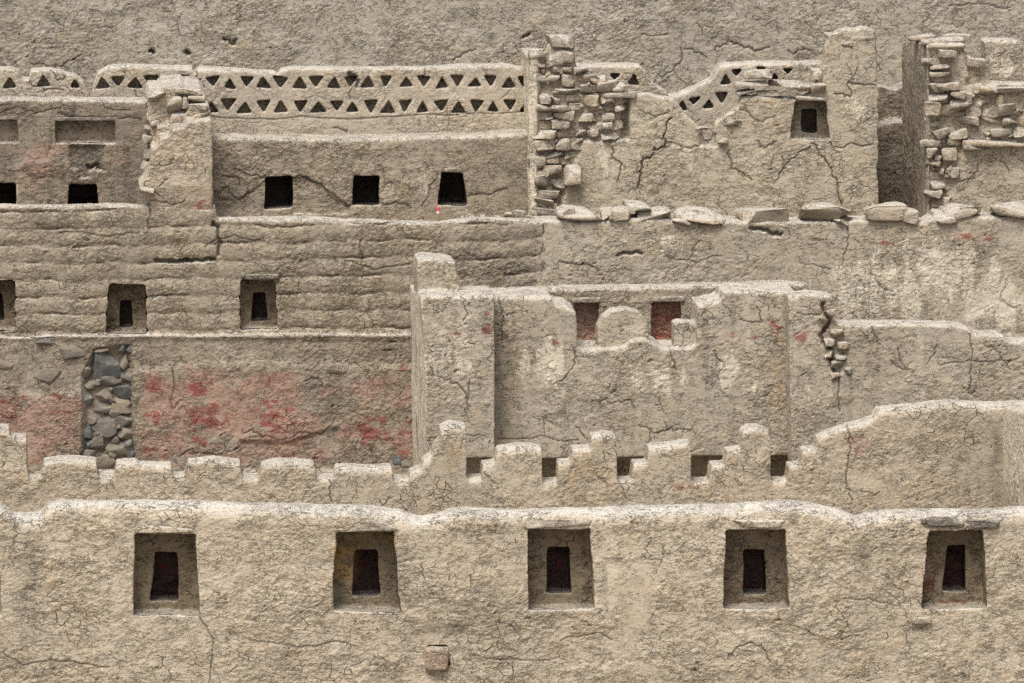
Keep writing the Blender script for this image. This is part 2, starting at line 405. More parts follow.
def build(name, label, Y, solids, voxel, mat, parts=(), paint=(), cracks=(), push=(), body='wall', cat='wall', group=None, rnd=0.05):
    """One masonry thing: outlines in photo pixels measured on the plane y = Y + dy0, fused into one skin of small
    faces; `parts` then become meshes of their own.  Returns the root Empty and the part objects."""
    NT[0] += 1
    pr = []
    for s in solids:
        if s.get('axis') == 'x':
            pr.append(prism(s['poly'], [], s['x0'], s['x1'], 'x')); continue
        y0 = Y + s.get('d0', 0.0); y1 = Y + s['d1']
        a = np.asarray(s['poly'], float)
        a = wobble(a, s.get('amp', 1.2), seed=NT[0] * 10 + len(pr), keep_bottom=a[:, 1].max())
        X, Z = P(a[:, 0], a[:, 1], y0)
        if 'cut' in s:                                       # undercut added at the foot so the merlon slots look dark
            zc = float(P(500, s['cut'], y0)[1]); pc = np.column_stack([X, np.maximum(Z, zc)])
            pr.append(prism(np.column_stack([X, Z]), [], y0 + 0.55, y1)); Z = pc[:, 1]
        hs_ = []
        for i, h in enumerate(s.get('holes', ())):
            hw = wobble(h, s.get('hamp', 1.5), seed=NT[0] * 100 + i)
            hx, hz = P(hw[:, 0], hw[:, 1], y0); hs_.append(np.column_stack([hx, hz]))
        pr.append(prism(np.column_stack([X, Z]), hs_, y0, y1))
    v, q = voxelise(pr, voxel)
    # worn, rounded crest
    fr_ = v[:, 1] < Y + 0.12
    bs_ = voxel * 2.0; bi = ((v[:, 0] - v[:, 0].min()) / bs_).astype(int); nb = bi.max() + 1
    zt = np.full(nb, -1e9); np.maximum.at(zt, bi[fr_], v[fr_, 2])
    rr = rnd * (1 + 0.55 * fract1(nb, (60, 24, 9, 4), np.random.default_rng(NT[0] + 50)))
    xb = (v[:, 0] - v[:, 0].min()) / bs_ - 0.5
    ia = np.clip(np.floor(xb).astype(int), 0, nb - 1); ib = np.clip(ia + 1, 0, nb - 1); tf = np.clip(xb - ia, 0, 1)
    near = np.abs(zt[ia] - zt[ib]) < 0.08
    ztv = np.where(near, zt[ia] * (1 - tf) + zt[ib] * tf, zt[bi])
    b_ = ztv - v[:, 2]; a_ = v[:, 1] - Y; rv = rr[bi]
    e_ = np.clip(rv - np.maximum(a_, 0), 0, None); f_ = np.clip(rv - np.maximum(b_, 0), 0, None)
    m_ = np.maximum(e_, f_); n_ = np.hypot(e_, f_) + 1e-9; sc_ = np.where((a_ > -0.03) & (a_ < rv) & (b_ > -0.04) & (b_ < rv), m_ / n_, 1.0)
    v[:, 1] += e_ * (1 - sc_); v[:, 2] -= f_ * (1 - sc_)
    px, py = proj(v[:, 0], v[:, 1], v[:, 2])
    fpx, fpy = proj(v[:, 0], np.full(len(v), Y), v[:, 2])
    n = len(v)
    pa = np.zeros((n, 4)); we = np.zeros((n, 4)); pa[:, 3] = 1
    front = v[:, 1] < Y + 0.6
    CH = {'red': (pa, 0), 'pink': (pa, 1), 'pale': (pa, 2), 'ochre': (we, 0), 'smooth': (we, 1), 'dark': (we, 2)}
    for p in paint:
        arr, ch = CH[p[0]]
        if p[1] == 'poly':
            d = polydist(p[2], px, py, True); ins = inside(p[2], px, py)
            k = np.clip(0.5 + np.where(ins, d, -d) / p[3], 0, 1) * p[4]
        else:
            cx, cy, rx, ry, st = p[2:]
            e = np.hypot((px - cx) / rx, (py - cy) / ry); k = np.clip(1.35 - e, 0, 1) * st
        arr[:, ch] = np.maximum(arr[:, ch], k)
    for poly, dy, soft in push:
        d = polydist(poly, fpx, fpy, True); ins = inside(poly, fpx, fpy)
        k = np.clip(0.5 + np.where(ins, d, -d) / soft, 0, 1)
        v[:, 1] += np.where(v[:, 1] < Y + 0.08, k * dy, 0)
    for ci, (line, wdt, dep) in enumerate(cracks):
        rng = np.random.default_rng(ci + NT[0])
        L = np.asarray(line, float)
        tt = np.linspace(0, len(L) - 1, (len(L) - 1) * 5 + 1)
        LL = np.column_stack([np.interp(tt, np.arange(len(L)), L[:, 0]), np.interp(tt, np.arange(len(L)), L[:, 1])])
        LL += rng.normal(0, 1.1, LL.shape)
        n_b = len(LL)
        for _ in range(n_b // 14):                            # short side branches
            i_ = rng.integers(1, n_b); e_ = LL[i_] + rng.normal(0, 7, 2); br_ = np.array([LL[i_], (LL[i_] + e_) / 2 + rng.normal(0, 1.5, 2), e_])
            bi_ = np.nonzero(front & (np.abs(px - LL[i_, 0]) < 20) & (np.abs(py - LL[i_, 1]) < 20))[0]
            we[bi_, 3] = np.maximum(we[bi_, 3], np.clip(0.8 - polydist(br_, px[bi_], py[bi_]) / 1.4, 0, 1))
        bx = (px > LL[:, 0].min() - 6) & (px < LL[:, 0].max() + 6) & (py > LL[:, 1].min() - 6) & (py < LL[:, 1].max() + 6) & front
        idx = np.nonzero(bx)[0]
        d = polydist(LL, px[idx], py[idx])
        if wdt < 1.7:
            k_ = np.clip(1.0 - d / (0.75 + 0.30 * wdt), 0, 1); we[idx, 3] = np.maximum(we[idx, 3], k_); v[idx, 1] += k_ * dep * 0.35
        else:
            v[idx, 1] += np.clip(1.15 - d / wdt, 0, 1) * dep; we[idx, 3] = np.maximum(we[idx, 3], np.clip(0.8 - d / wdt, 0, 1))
    # face centres choose the part
    fc = v[q].mean(axis=1)
    ffx, ffy = proj(fc[:, 0], np.full(len(fc), Y), fc[:, 2])
    lab = np.zeros(len(q), np.int32)
    for i, p in enumerate(parts):
        yr = p.get('yref', 0.0)
        gx, gy = (ffx, ffy) if yr == 0 else proj(fc[:, 0], np.full(len(fc), Y + yr), fc[:, 2])
        sel = inside(p['poly'], gx, gy)
        if 'ymin' in p: sel &= fc[:, 1] > Y + p['ymin']
        if 'ymax' in p: sel &= fc[:, 1] < Y + p['ymax']
        lab[sel] = i + 1
    cx = float(v[:, 0].mean()); cz = float(v[:, 2].min())
    root = thing(name, label, cat, (cx, Y, cz), group)
    v = v - np.array([cx, Y, cz])
    if (lab == 0).any():
        link(body, mk_mesh(body, v, q[lab == 0], pa, we), mat, root)
    made = []
    for i, p in enumerate(parts):
        if not (lab == i + 1).any():
            made.append(None); print('EMPTY PART', name, p['name'], i); continue
        par = root if p.get('parent') is None else (made[p['parent']] or root)
        o = link(p['name'], mk_mesh(p['name'], v, q[lab == i + 1], pa, we), p.get('mat') or mat, par)
        if p.get('label'): o['label'] = p['label']
        made.append(o)
    print(name, len(q))
    return root, made


def noise3(p, seed, sc):
    """cheap smooth noise from a few rotated sines"""
    rng = np.random.default_rng(seed); o = np.zeros(len(p))
    for k in range(7):
        d = rng.normal(size=3); d /= np.linalg.norm(d)
        o += np.sin(p @ d * sc * (0.6 + 0.35 * k) + rng.uniform(0, 6.28)) / (1 + 0.45 * k)
    return o / 2.6


_ico = {}


def ico(sub):
    if sub not in _ico:
        import bmesh
        bm = bmesh.new(); bmesh.ops.create_icosphere(bm, subdivisions=sub, radius=1.0)
        bm.verts.ensure_lookup_table()
        _ico[sub] = (np.array([v.co[:] for v in bm.verts]), [[w.index for w in f.verts] for f in bm.faces]); bm.free()
    return _ico[sub]


def block(name, px, py, w, h, Y, depth, mat, parent=None, rot=0.0, box=0.35, seed=0, sub=4, yaw=0.0, bump=0.06, chip=0.0, nchip=3):
    """one rounded mud brick or stone, w x h photo pixels large, centred at the plane y = Y"""
    x, z = P(px, py, Y); x1, z1 = P(px + w / 2, py - h / 2, Y); x0, z0 = P(px - w / 2, py + h / 2, Y)
    hw, hh, hd = (x1 - x0) / 2, (z1 - z0) / 2, depth / 2
    v, f = ico(sub)
    s = np.sign(v) * np.abs(v) ** box
    s = s / np.maximum(1e-6, (np.abs(s) ** (2 / box * 0.5 + 2)).sum(axis=1) ** (1 / (2 / box * 0.5 + 2)))[:, None]
    k = 1 + bump * noise3(v, seed, 2.5) + bump * 0.45 * noise3(v, seed + 1, 7)
    p = s * k[:, None] * np.array([hw, hd, hh])
    if chip:
        rng = np.random.default_rng(seed + 5)
        for _ in range(nchip):
            d = rng.normal(size=3); d /= np.linalg.norm(d)
            sc = np.array([hw, hd, hh]); t = (p / sc) @ d; lim = 1.0 - chip
            p -= np.outer(np.maximum(0, t - lim), d) * sc
    me = bpy.data.meshes.new(name); me.from_pydata(p.tolist(), [], f)
    me.polygons.foreach_set('use_smooth', [True] * len(f))
    for nm in ('paint', 'wear_shade'):
        at = me.attributes.new(nm, 'FLOAT_COLOR', 'POINT'); at.data.foreach_set('color', np.zeros(len(p) * 4, np.float32))
    o = link(name, me, mat)
    R = Matrix.Rotation(rot, 4, 'Y') @ Matrix.Rotation(yaw, 4, 'Z')
    loc = Vector((float(x), Y, float(z)))
    if parent is not None:
        o.parent = parent; loc = loc - parent.location
    else:
        o['kind'] = 'thing'
    o.location = loc; o.rotation_euler = R.to_euler()
    return o


def rubble(parent, poly, Y, ch, wr, seed, depth=0.22, jit=0.05, keepout=(), box=0.32, skip=0.08, mat=None):
    """courses of weathered adobe blocks filling an outline (photo pixels)"""
    rng = random.Random(seed); p = np.asarray(poly, float); n = 0
    y = p[:, 1].max()
    while y > p[:, 1].min():
        hh = ch * rng.uniform(0.75, 1.3); x = p[:, 0].min() - rng.uniform(0, 8)
        while x < p[:, 0].max():
            ww = rng.uniform(*wr)
            c = np.array([[x + ww / 2, y - hh / 2]])
            if inside(p, c[:, 0], c[:, 1])[0] and rng.random() > skip and n < 95:
                block('adobe_block', x + ww / 2, y - hh / 2 + rng.uniform(-1.5, 1.5), ww * rng.uniform(0.95, 1.15), hh * rng.uniform(0.9, 1.25), Y + rng.uniform(-jit, jit * 1.5), depth,
                      mat or M['block'], parent, rot=rng.gauss(0, 0.07), box=box, seed=rng.randrange(9999), sub=4,
                      yaw=rng.gauss(0, 0.25), bump=0.16, chip=rng.uniform(0.1, 0.45))
                n += 1
            x += ww
        y -= hh
    for _ in range(400):                                      # broken bits between the courses
        if n >= 95: break
        x = rng.uniform(p[:, 0].min(), p[:, 0].max()); y = rng.uniform(p[:, 1].min(), p[:, 1].max())
        if inside(p, np.array([x]), np.array([y]))[0]:
            block('adobe_block', x, y, rng.uniform(5, 11), rng.uniform(4, 8), Y + rng.uniform(-0.02, 0.02), depth * 0.8, mat or M['block'], parent, rot=rng.gauss(0, 0.4),
                  box=0.5, seed=rng.randrange(9999), sub=3, yaw=rng.gauss(0, 0.4), bump=0.2, chip=0.4)
            n += 1
    print('rubble', n)
    return n


def trap(tl, tr, br, bl): return [tl, tr, br, bl]


def hole(polys): return [list(reversed(p)) for p in polys]


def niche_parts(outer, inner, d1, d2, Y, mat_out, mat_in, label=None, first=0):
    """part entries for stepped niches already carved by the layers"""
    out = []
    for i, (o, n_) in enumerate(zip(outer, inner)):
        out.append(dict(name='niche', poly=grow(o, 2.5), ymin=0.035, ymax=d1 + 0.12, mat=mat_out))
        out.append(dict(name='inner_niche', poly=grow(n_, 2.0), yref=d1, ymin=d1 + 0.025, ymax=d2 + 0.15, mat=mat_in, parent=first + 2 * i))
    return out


# ================================================================== 1  the niche wall across the foreground
top1 = [(-200, 503), (-20, 505), (0, 508), (8, 512), (14, 517), (34, 518), (43, 515), (48, 507), (60, 504), (100, 504), (200, 505), (300, 508),
        (335, 509), (388, 511), (402, 514), (412, 519), (425, 521), (440, 518), (452, 513), (470, 512), (520, 513), (545, 512), (600, 511),
        (680, 509), (735, 508), (768, 506), (790, 505), (810, 507), (838, 512), (850, 517), (858, 520), (872, 516), (890, 514), (930, 513),
        (975, 514), (1024, 511), (1230, 512)]
N1 = [trap((-48, 535), (-1, 535), (2, 616), (-52, 616)),
      trap((135, 534), (196, 534), (200, 616), (133, 615)), trap((336, 532), (393, 531), (400, 612), (333, 612)),
      trap((528, 529), (590, 529), (596, 610), (529, 611)), trap((726, 530), (786, 530), (790, 609), (724, 609)),
      trap((929, 531), (983, 530), (988, 609), (922, 609))]
I1 = [trap((-32, 552), (-12, 552), (-10, 600), (-36, 600)),
      trap((155, 552), (177, 552), (179, 601), (150, 601)), trap((355, 550), (377, 550), (380, 596), (352, 597)),
      trap((548, 547), (570, 547), (572, 594), (547, 594)), trap((743, 549), (765, 549), (766, 594), (743, 594)),
      trap((947, 545), (966, 545), (965, 591), (942, 591))]
box1 = top1 + [(1230, 775), (-200, 775)]
bhole = [(427, 646), (448, 645), (451, 668), (426, 669)]
paint1 = [('smooth', 'poly', [(604, 560), (650, 560), (652, 600), (646, 622), (634, 648), (622, 640), (618, 618), (606, 606)], 5, 1.0),
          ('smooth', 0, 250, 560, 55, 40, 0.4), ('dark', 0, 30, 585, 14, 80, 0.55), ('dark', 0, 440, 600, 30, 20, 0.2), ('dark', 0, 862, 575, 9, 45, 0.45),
          ('dark', 0, 460, 640, 60, 14, 0.25), ('dark', 0, 40, 660, 40, 20, 0.3)]
for k, o in enumerate(N1[1:]):
    x0, x1 = o[3][0], o[1][0]
    paint1 += [('red', 0, x0 + 4, 585, 9, 34, (0.5, 0.15, 0.7, 0.45, 0.8)[k]), ('red', 0, (x0 + x1) / 2, 603, 30, 8, (0.4, 0.1, 0.35, 0.6, 0.85)[k]),
               ('red', 0, (x0 + x1) / 2, 575, 12, 25, 0.6)]
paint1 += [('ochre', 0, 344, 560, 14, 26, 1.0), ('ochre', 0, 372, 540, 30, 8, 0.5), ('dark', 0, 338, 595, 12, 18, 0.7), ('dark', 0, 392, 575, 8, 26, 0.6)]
cr1 = [([(560, 640), (600, 632), (612, 640)], 1.2, 0.03), ([(728, 660), (736, 648), (752, 643), (764, 650), (770, 660)], 1.5, 0.04),
       ([(0, 655), (30, 664), (60, 660), (110, 668)], 1.2, 0.03), ([(250, 640), (300, 646), (340, 642), (352, 648)], 1.2, 0.03),
       ([(200, 618), (214, 640), (210, 683)], 1.0, 0.02), ([(470, 655), (510, 660), (560, 658)], 1.0, 0.02),
       ([(790, 625), (830, 640), (862, 636)], 1.0, 0.02), ([(845, 600), (868, 598), (890, 604)], 1.0, 0.025)]
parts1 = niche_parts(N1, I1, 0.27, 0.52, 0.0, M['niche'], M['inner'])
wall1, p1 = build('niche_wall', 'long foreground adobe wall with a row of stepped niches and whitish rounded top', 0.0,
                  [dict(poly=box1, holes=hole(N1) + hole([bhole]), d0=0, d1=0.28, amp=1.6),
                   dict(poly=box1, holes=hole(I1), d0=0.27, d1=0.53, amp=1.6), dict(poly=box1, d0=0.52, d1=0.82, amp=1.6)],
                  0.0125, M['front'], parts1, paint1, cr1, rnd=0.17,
                  push=[([(700, 620), (790, 622), (800, 640), (740, 636)], 0.012, 8), ([(410, 625), (470, 628), (470, 683), (405, 683)], 0.03, 16),
                        ([(604, 560), (650, 560), (652, 600), (646, 622), (634, 648), (622, 640), (618, 618), (606, 606)], -0.008, 3)])
for i, (x, y, w, h, mt, lb) in enumerate([(367, 526, 60, 10, 'lintel', 'pale lintel slab'), (555, 523, 72, 10, 'lintel', 'greyish lintel slab'),
                                          (756, 523, 60, 10, 'front', 'crumbling mud lintel'), (944, 521, 48, 10, 'darklintel', 'dark grey lintel slab'),
                                          (981, 523, 36, 9, 'darklintel', 'dark grey lintel slab'), (165, 528, 62, 9, 'front', None)]):
    o = block('lintel', x, y, w, h, 0.072, 0.20, M[mt], wall1, seed=40 + i, box=0.3, bump=0.10, sub=5, chip=0.12, rot=random.gauss(0, 0.012))
    if lb: o['label'] = lb
o = block('adobe_brick', 436.5, 657.5, 23.5, 25, 0.09, 0.24, adobe('pink_adobe', (0.374, 0.280, 0.215), lump=0.2, crack=0, fine=0.6, seed=20), None, seed=3, box=0.22,
          bump=0.03, rot=0.06, sub=5)
o['label'] = 'square pinkish adobe brick sitting in a hole low in the foreground niche wall'; o['category'] = 'brick'
o = block('adobe_block', 921, 620.5, 21, 7, -0.01, 0.08, M['block'], wall1, seed=33, box=0.25, bump=0.05)

# ================================================================== 2  the stepped wall behind it
Y2 = 5.5
top2 = [(-200, 440), (-10, 440), (-4, 429), (9, 429), (10, 437), (27, 438), (28, 475), (41, 476), (44, 462), (70, 460), (97, 462), (98, 476), (115, 476), (117, 464), (136, 463),
        (139, 466), (171, 466), (173, 476), (185, 476), (188, 463), (215, 460), (241, 463), (243, 477), (258, 478), (262, 466), (275, 463),
        (314, 465), (316, 479), (334, 479), (337, 469), (392, 468), (394, 479), (408, 480), (410, 473), (420, 470), (424, 461), (432, 456),
        (436, 447), (440, 440), (441, 429), (450, 425), (466, 427), (467, 479), (482, 479), (483, 465), (496, 463), (498, 450), (515, 447),
        (542, 449), (543, 482), (558, 482), (559, 464), (571, 463), (573, 450), (591, 449), (592, 437), (604, 434), (616, 437), (617, 481),
        (632, 481), (634, 464), (647, 463), (649, 448), (670, 446), (691, 443), (692, 482), (710, 482), (712, 466), (725, 465), (727, 451),
        (741, 450), (743, 433), (750, 428), (760, 428), (769, 432), (771, 441), (771, 481), (788, 481), (789, 466), (801, 465), (803, 451),
        (816, 449), (818, 439), (830, 433), (850, 427), (874, 420), (880, 411), (908, 408), (944, 404), (1000, 405), (1230, 406)]
b2 = 560
mer = [(-4, 29, 476), (42, 98.5, 476), (115.5, 173, 476), (185.5, 243, 477), (258.5, 316, 479), (334.5, 394, 479), (409, 467.5, 480), (482, 543.5, 481),
       (558, 617.5, 481), (632, 692.5, 481), (710, 772, 481)]
parts2 = [dict(name='merlon', poly=[(a, 400), (b, 400), (b, c), (a, c)]) for a, b, c in mer]
paint2 = [('ochre', 0, 455, 458, 10, 12, 0.7), ('ochre', 0, 592, 470, 30, 10, 0.6), ('pink', 0, 852, 465, 18, 40, 0.6), ('red', 0, 852, 455, 10, 25, 0.5), ('red', 0, 930, 450, 60, 40, 0.28),
          ('red', 0, 680, 490, 40, 8, 0.5), ('red', 0, 885, 452, 25, 25, 0.35), ('red', 0, 612, 494, 8, 5, 0.7),
          ('dark', 0, 996, 455, 10, 60, 0.75), ('dark', 0, 980, 460, 26, 60, 0.3)]  # dark strips paint in the corner shade beside the cross wall
cr2 = [([(847, 425), (850, 450), (845, 480), (852, 500)], 1.3, 0.04), ([(858, 493), (880, 492)], 1.2, 0.03), ([(330, 480), (332, 500)], 1.3, 0.03),
       ([(620, 482), (626, 500)], 1.0, 0.02), ([(484, 470), (496, 485)], 1.0, 0.02)]
wall2, p2 = build('stepped_wall', 'wall with stepped merlons just behind the foreground niche wall, its right end curving up', Y2,
                  [dict(poly=top2 + [(1230, b2), (-200, b2)], d0=0, d1=0.34, amp=1.3)], 0.0125, M['stepped'], parts2, paint2, cr2, rnd=0.09)

# cross wall at the right edge, running towards the viewer
xr = float(P(1003, 450, Y2)[0]); zb = float(P(500, 560, Y2)[1])
zA = float(P(1003, 408, Y2)[1]); zB = float(P(1030, 418, 3.0)[1])
yz = []
rs = np.random.default_rng(5)
for t in np.linspace(0, 1, 40):
    yz.append((5.6 + (3.0 - 5.6) * t, zA + (zB - zA) * t + rs.normal(0, 0.008)))
wallR, _ = build('cross_wall', 'cross wall at the right edge, running forward from the stepped wall', 5.0,
                 [dict(axis='x', poly=yz + [(3.0, zb), (5.6, zb)], x0=xr, x1=xr + 0.7)], 0.0125,
                 adobe('cross_adobe', (0.497, 0.426, 0.333), lump=1.0, crack=2.0, fine=1.5, seed=21, streak=0.12, rough_amp=1.6), (),
                 [('pink', 0, 1008, 490, 12, 30, 0.6), ('pale', 'poly', [(990, 395), (1230, 395), (1230, 480), (990, 480)], 6, 1.2)])

# ================================================================== 3  the courtyard building in the middle
YP = 7.2
zf = float(P(300, 500, 10.0)[1])
Xl = float(P(425, 380, YP)[0]); Xr_ = float(P(495, 380, YP)[0])
# left side wall with its end facing us
bp = 520
pier = [(421, 297), (440, 296), (460, 297), (494, 296), (495, 340), (495, bp), (427, bp), (426, 400), (423, 330)]
blk = [(417, 268), (418, 262), (425, 260), (445, 262), (455, 264), (457, 285), (462, 291), (462, 310), (418, 310)]
paint3 = [('red', 0, 487, 322, 7, 16, 0.9), ('red', 0, 455, 335, 20, 14, 0.45), ('pale', 0, 455, 360, 30, 24, 0.7), ('pink', 0, 490, 330, 10, 30, 0.5), ('pale', 'poly', [(400, 290), (422, 290), (427, 380), (427, 470), (400, 470)], 3, 1.0)]
wallS, _ = build('side_wall', 'narrow end of a side wall left of the courtyard, raised block on its top', YP,
                 [dict(poly=[(420, 306), (452, 306), (452, 520), (423, 520)], d0=0.9, d1=2.7, amp=0.6), dict(poly=pier, d0=0, d1=0.85, amp=0.9, cut=458), dict(poly=blk, d0=0.55, d1=1.3, amp=1.0)], 0.013, M['court'],
                 [dict(name='capping_block', poly=[(405, 200), (460, 200), (460, 284), (405, 284)], ymin=0.5)], paint3,
                 [([(462, 297), (468, 312), (464, 322)], 1.0, 0.03), ([(430, 375), (450, 380), (466, 392), (470, 410)], 1.0, 0.03),
                  ([(428, 440), (450, 430), (480, 436)], 1.0, 0.02), ([(470, 380), (468, 400)], 0.9, 0.03)])

YC = 7.62
court = [(486, 297), (520, 296), (552, 297), (554, 304), (568, 306), (577, 312), (578, 346), (586, 350), (610, 350), (625, 348), (632, 341), (645, 340), (655, 344),
         (664, 350), (690, 349), (697, 345), (698, 306), (716, 303), (722, 300), (724, 293), (740, 291), (796, 292), (800, bp), (486, bp)]
dome = [(598, 352), (598, 328), (603, 318), (612, 311), (626, 309), (640, 313), (647, 322), (648, 335), (648, 352)]
blk2 = [(674, 354), (674, 324), (680, 322), (699, 323), (700, 354)]
paint3c = [('red', 0, 556, 335, 8, 16, 0.9), ('red', 0, 505, 340, 10, 12, 0.5), ('red', 0, 740, 338, 26, 8, 0.8), ('red', 0, 775, 325, 12, 20, 0.65),
           ('red', 0, 530, 330, 30, 14, 0.35), ('pale', 0, 550, 360, 16, 24, 1.0), ('pale', 0, 522, 370, 14, 18, 0.7), ('pale', 0, 655, 380, 30, 20, 0.7),
           ('pale', 0, 728, 370, 14, 20, 0.9), ('pale', 0, 760, 380, 16, 30, 0.5), ('pink', 0, 772, 350, 18, 50, 0.45), ('ochre', 0, 778, 375, 12, 40, 0.45),
           ('dark', 0, 499, 380, 9, 90, 0.6), ('ochre', 0, 513, 390, 6, 40, 0.35)]  # dark strip: shade painted along the recess edge next to the pier
cr3 = [([(576, 352), (574, 366), (566, 378), (556, 384)], 1.2, 0.03), ([(592, 402), (606, 399), (612, 404)], 1.1, 0.03), ([(612, 404), (630, 400), (636, 408)], 1.1, 0.03),
       ([(672, 352), (674, 362), (676, 370)], 1.1, 0.03), ([(640, 425), (655, 432), (672, 428), (690, 432)], 1.1, 0.03), ([(652, 430), (648, 445)], 1.0, 0.03),
       ([(575, 425), (590, 445)], 1.0, 0.02), ([(757, 306), (762, 322), (740, 320)], 1.0, 0.03), ([(497, 300), (503, 318), (500, 340)], 1.3, 0.04),
       ([(715, 352), (722, 365), (718, 380)], 1.0, 0.02), ([(500, 440), (540, 436), (580, 442)], 1.0, 0.02)]
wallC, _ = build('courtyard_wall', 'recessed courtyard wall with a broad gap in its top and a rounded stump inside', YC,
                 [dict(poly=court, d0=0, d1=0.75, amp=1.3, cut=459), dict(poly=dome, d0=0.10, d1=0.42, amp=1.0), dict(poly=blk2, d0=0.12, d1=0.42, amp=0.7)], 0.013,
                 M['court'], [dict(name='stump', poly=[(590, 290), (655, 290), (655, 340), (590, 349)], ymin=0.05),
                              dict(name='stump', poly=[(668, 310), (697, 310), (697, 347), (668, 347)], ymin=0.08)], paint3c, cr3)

YR = 7.2
right = [(789, 297), (810, 295), (832, 296), (834, 304), (833, 322), (840, 325), (870, 324), (925, 324), (955, 326), (968, 328), (975, 334), (1003, 335), (1010, 342), (1230, 343),
         (1230, bp), (794, bp), (791, 400)]
paint3r = [('red', 0, 802, 335, 10, 9, 0.95), ('red', 0, 826, 330, 8, 8, 0.95), ('pale', 0, 812, 400, 20, 30, 0.3)]
cr3r = [([(797, 312), (812, 315), (824, 312)], 1.1, 0.03), ([(840, 372), (838, 400), (842, 412)], 1.2, 0.04), ([(900, 350), (905, 370), (890, 360)], 1.0, 0.03),
        ([(938, 345), (930, 362)], 1.0, 0.03), ([(971, 335), (972, 360), (970, 395)], 1.1, 0.03), ([(940, 364), (975, 362), (1020, 360)], 1.0, 0.02),
        ([(985, 345), (1000, 352), (1010, 370)], 1.0, 0.02), ([(870, 330), (880, 345)], 1.0, 0.02), ([(823, 305), (828, 322), (822, 340), (830, 350), (836, 372)], 3.0, 0.06)]
wallE, _ = build('plain_wall', 'plain cracked wall running right from the courtyard behind the curved wall end', YR,
                 [dict(poly=right, d0=0, d1=0.42, amp=1.2)], 0.013, M['court'], (), paint3r, cr3r,
                 push=[([(820, 322), (838, 322), (846, 345), (842, 372), (834, 372), (826, 350)], 0.05, 5)])
for i, (x, y, w, h) in enumerate([(829, 312, 14, 8), (836, 334, 14, 11), (828, 342, 12, 9), (842, 345, 12, 9), (829, 353, 12, 10), (840, 356, 12, 8), (837, 364, 14, 9),
                                  (846, 370, 10, 8), (835, 376, 10, 9)]):
    block('adobe_block', x, y, w, h, YR + 0.06, 0.2, M['block'], wallE, seed=60 + i, chip=0.3, bump=0.08)
# mud patch in the corner above the curved wall
YB = 8.6
wb = [(450, 292), (487, 291), (540, 289), (600, 288), (660, 287), (720, 285), (780, 284), (808, 285), (812, 289), (814, 400), (450, 400)]
NB = [trap((574, 303), (598, 303), (599, 345), (572, 345)), trap((653, 303), (680, 302), (682, 345), (651, 345))]
wallB, _ = build('window_wall', 'wall with two reddish blind windows, seen through the courtyard wall gap', YB,
                 [dict(poly=wb, holes=hole(NB), d0=0, d1=0.15, amp=1.0), dict(poly=wb, d0=0.14, d1=0.45, amp=1.0)], 0.014, M['upper'],
                 [dict(name='blind_window', poly=grow(n_, 2.5), ymin=0.035, ymax=0.22, mat=M[k_]) for n_, k_ in zip(NB, ('pinkpaint', 'redpaint'))],
                 [('red', 0, 664, 325, 18, 22, 0.85), ('pink', 0, 585, 325, 14, 22, 1.0), ('red', 0, 590, 320, 8, 18, 0.5)])
for i, (x, y, w, h) in enumerate([(586, 299.5, 30, 6), (668, 298.5, 32, 6)]):
    block('lintel', x, y, w, h, YB + 0.05, 0.16, M['lintel'], wallB, seed=80 + i, box=0.25, bump=0.04)

# ================================================================== 4  the big terrace wall
Y5 = 10.0
t5 = [(-200, 206), (0, 205), (60, 206), (120, 206), (150, 206), (216, 206), (217, 219), (300, 219), (380, 221), (440, 223), (465, 221), (472, 219), (500, 220), (530, 221), (543, 221),
      (545, 222)]
t5r = [(536, 221), (557, 221), (600, 220), (640, 218), (668, 219), (675, 221), (724, 221), (786, 221.5), (851, 222), (900, 220), (916, 222), (926, 222), (936, 217), (948, 215), (984, 217), (1060, 216), (1230, 217)]
N5 = [trap((-20, 282), (14, 282), (16, 331), (-22, 331)), trap((110, 285), (145, 285), (147, 334), (106, 334)), trap((241, 280), (276, 280), (279, 329), (240, 329))]
I5 = [trap((-10, 293), (3, 293), (5, 321), (-11, 321)), trap((120, 300), (131, 300), (134, 328), (119, 328)), trap((253, 292), (266, 292), (268, 321), (250, 321))]
low = [(-200, 338), (60, 337), (150, 336), (260, 335), (420, 334), (440, 334), (440, 510), (-200, 510)]
col = [(84, 375), (96, 350), (130, 345), (134, 470), (82, 470), (84, 420)]
paint5 = [('pink', 'poly', [(-200, 398), (40, 396), (84, 390), (82, 470), (-200, 470)], 18, 1.0), ('red', 0, 8, 404, 18, 20, 0.9), ('red', 0, 55, 405, 16, 24, 0.65),
          ('pink', 'poly', [(135, 372), (205, 366), (300, 372), (305, 400), (330, 420), (330, 470), (135, 470)], 16, 1.0), ('pink', 'poly', [(310, 372), (420, 368), (420, 465), (340, 465)], 14, 0.75),
          ('red', 0, 155, 384, 18, 14, 1.0), ('red', 0, 198, 388, 20, 12, 0.95), ('red', 0, 205, 418, 30, 18, 1.0), ('red', 0, 160, 418, 18, 10, 0.9), ('red', 0, 200, 444, 22, 12, 0.95),
          ('red', 0, 150, 452, 12, 8, 0.8), ('red', 0, 272, 418, 34, 24, 0.9), ('red', 0, 265, 378, 26, 14, 0.55), ('red', 0, 375, 430, 34, 26, 0.85), ('red', 0, 405, 435, 14, 30, 0.95), ('red', 0, 380, 374, 20, 8, 0.6),
          ('red', 0, 405, 370, 10, 12, 0.8),
          ('dark', 0, 335, 395, 12, 40, 0.5), ('dark', 0, 312, 386, 10, 9, 0.8), ('dark', 0, 280, 465, 60, 10, 0.3), ('dark', 0, 40, 235, 9, 45, 0.5), ('dark', 0, 60, 225, 8, 30, 0.35),
          ('dark', 0, 330, 250, 40, 30, 0.25), ('dark', 'poly', col, 10, 0.5)]
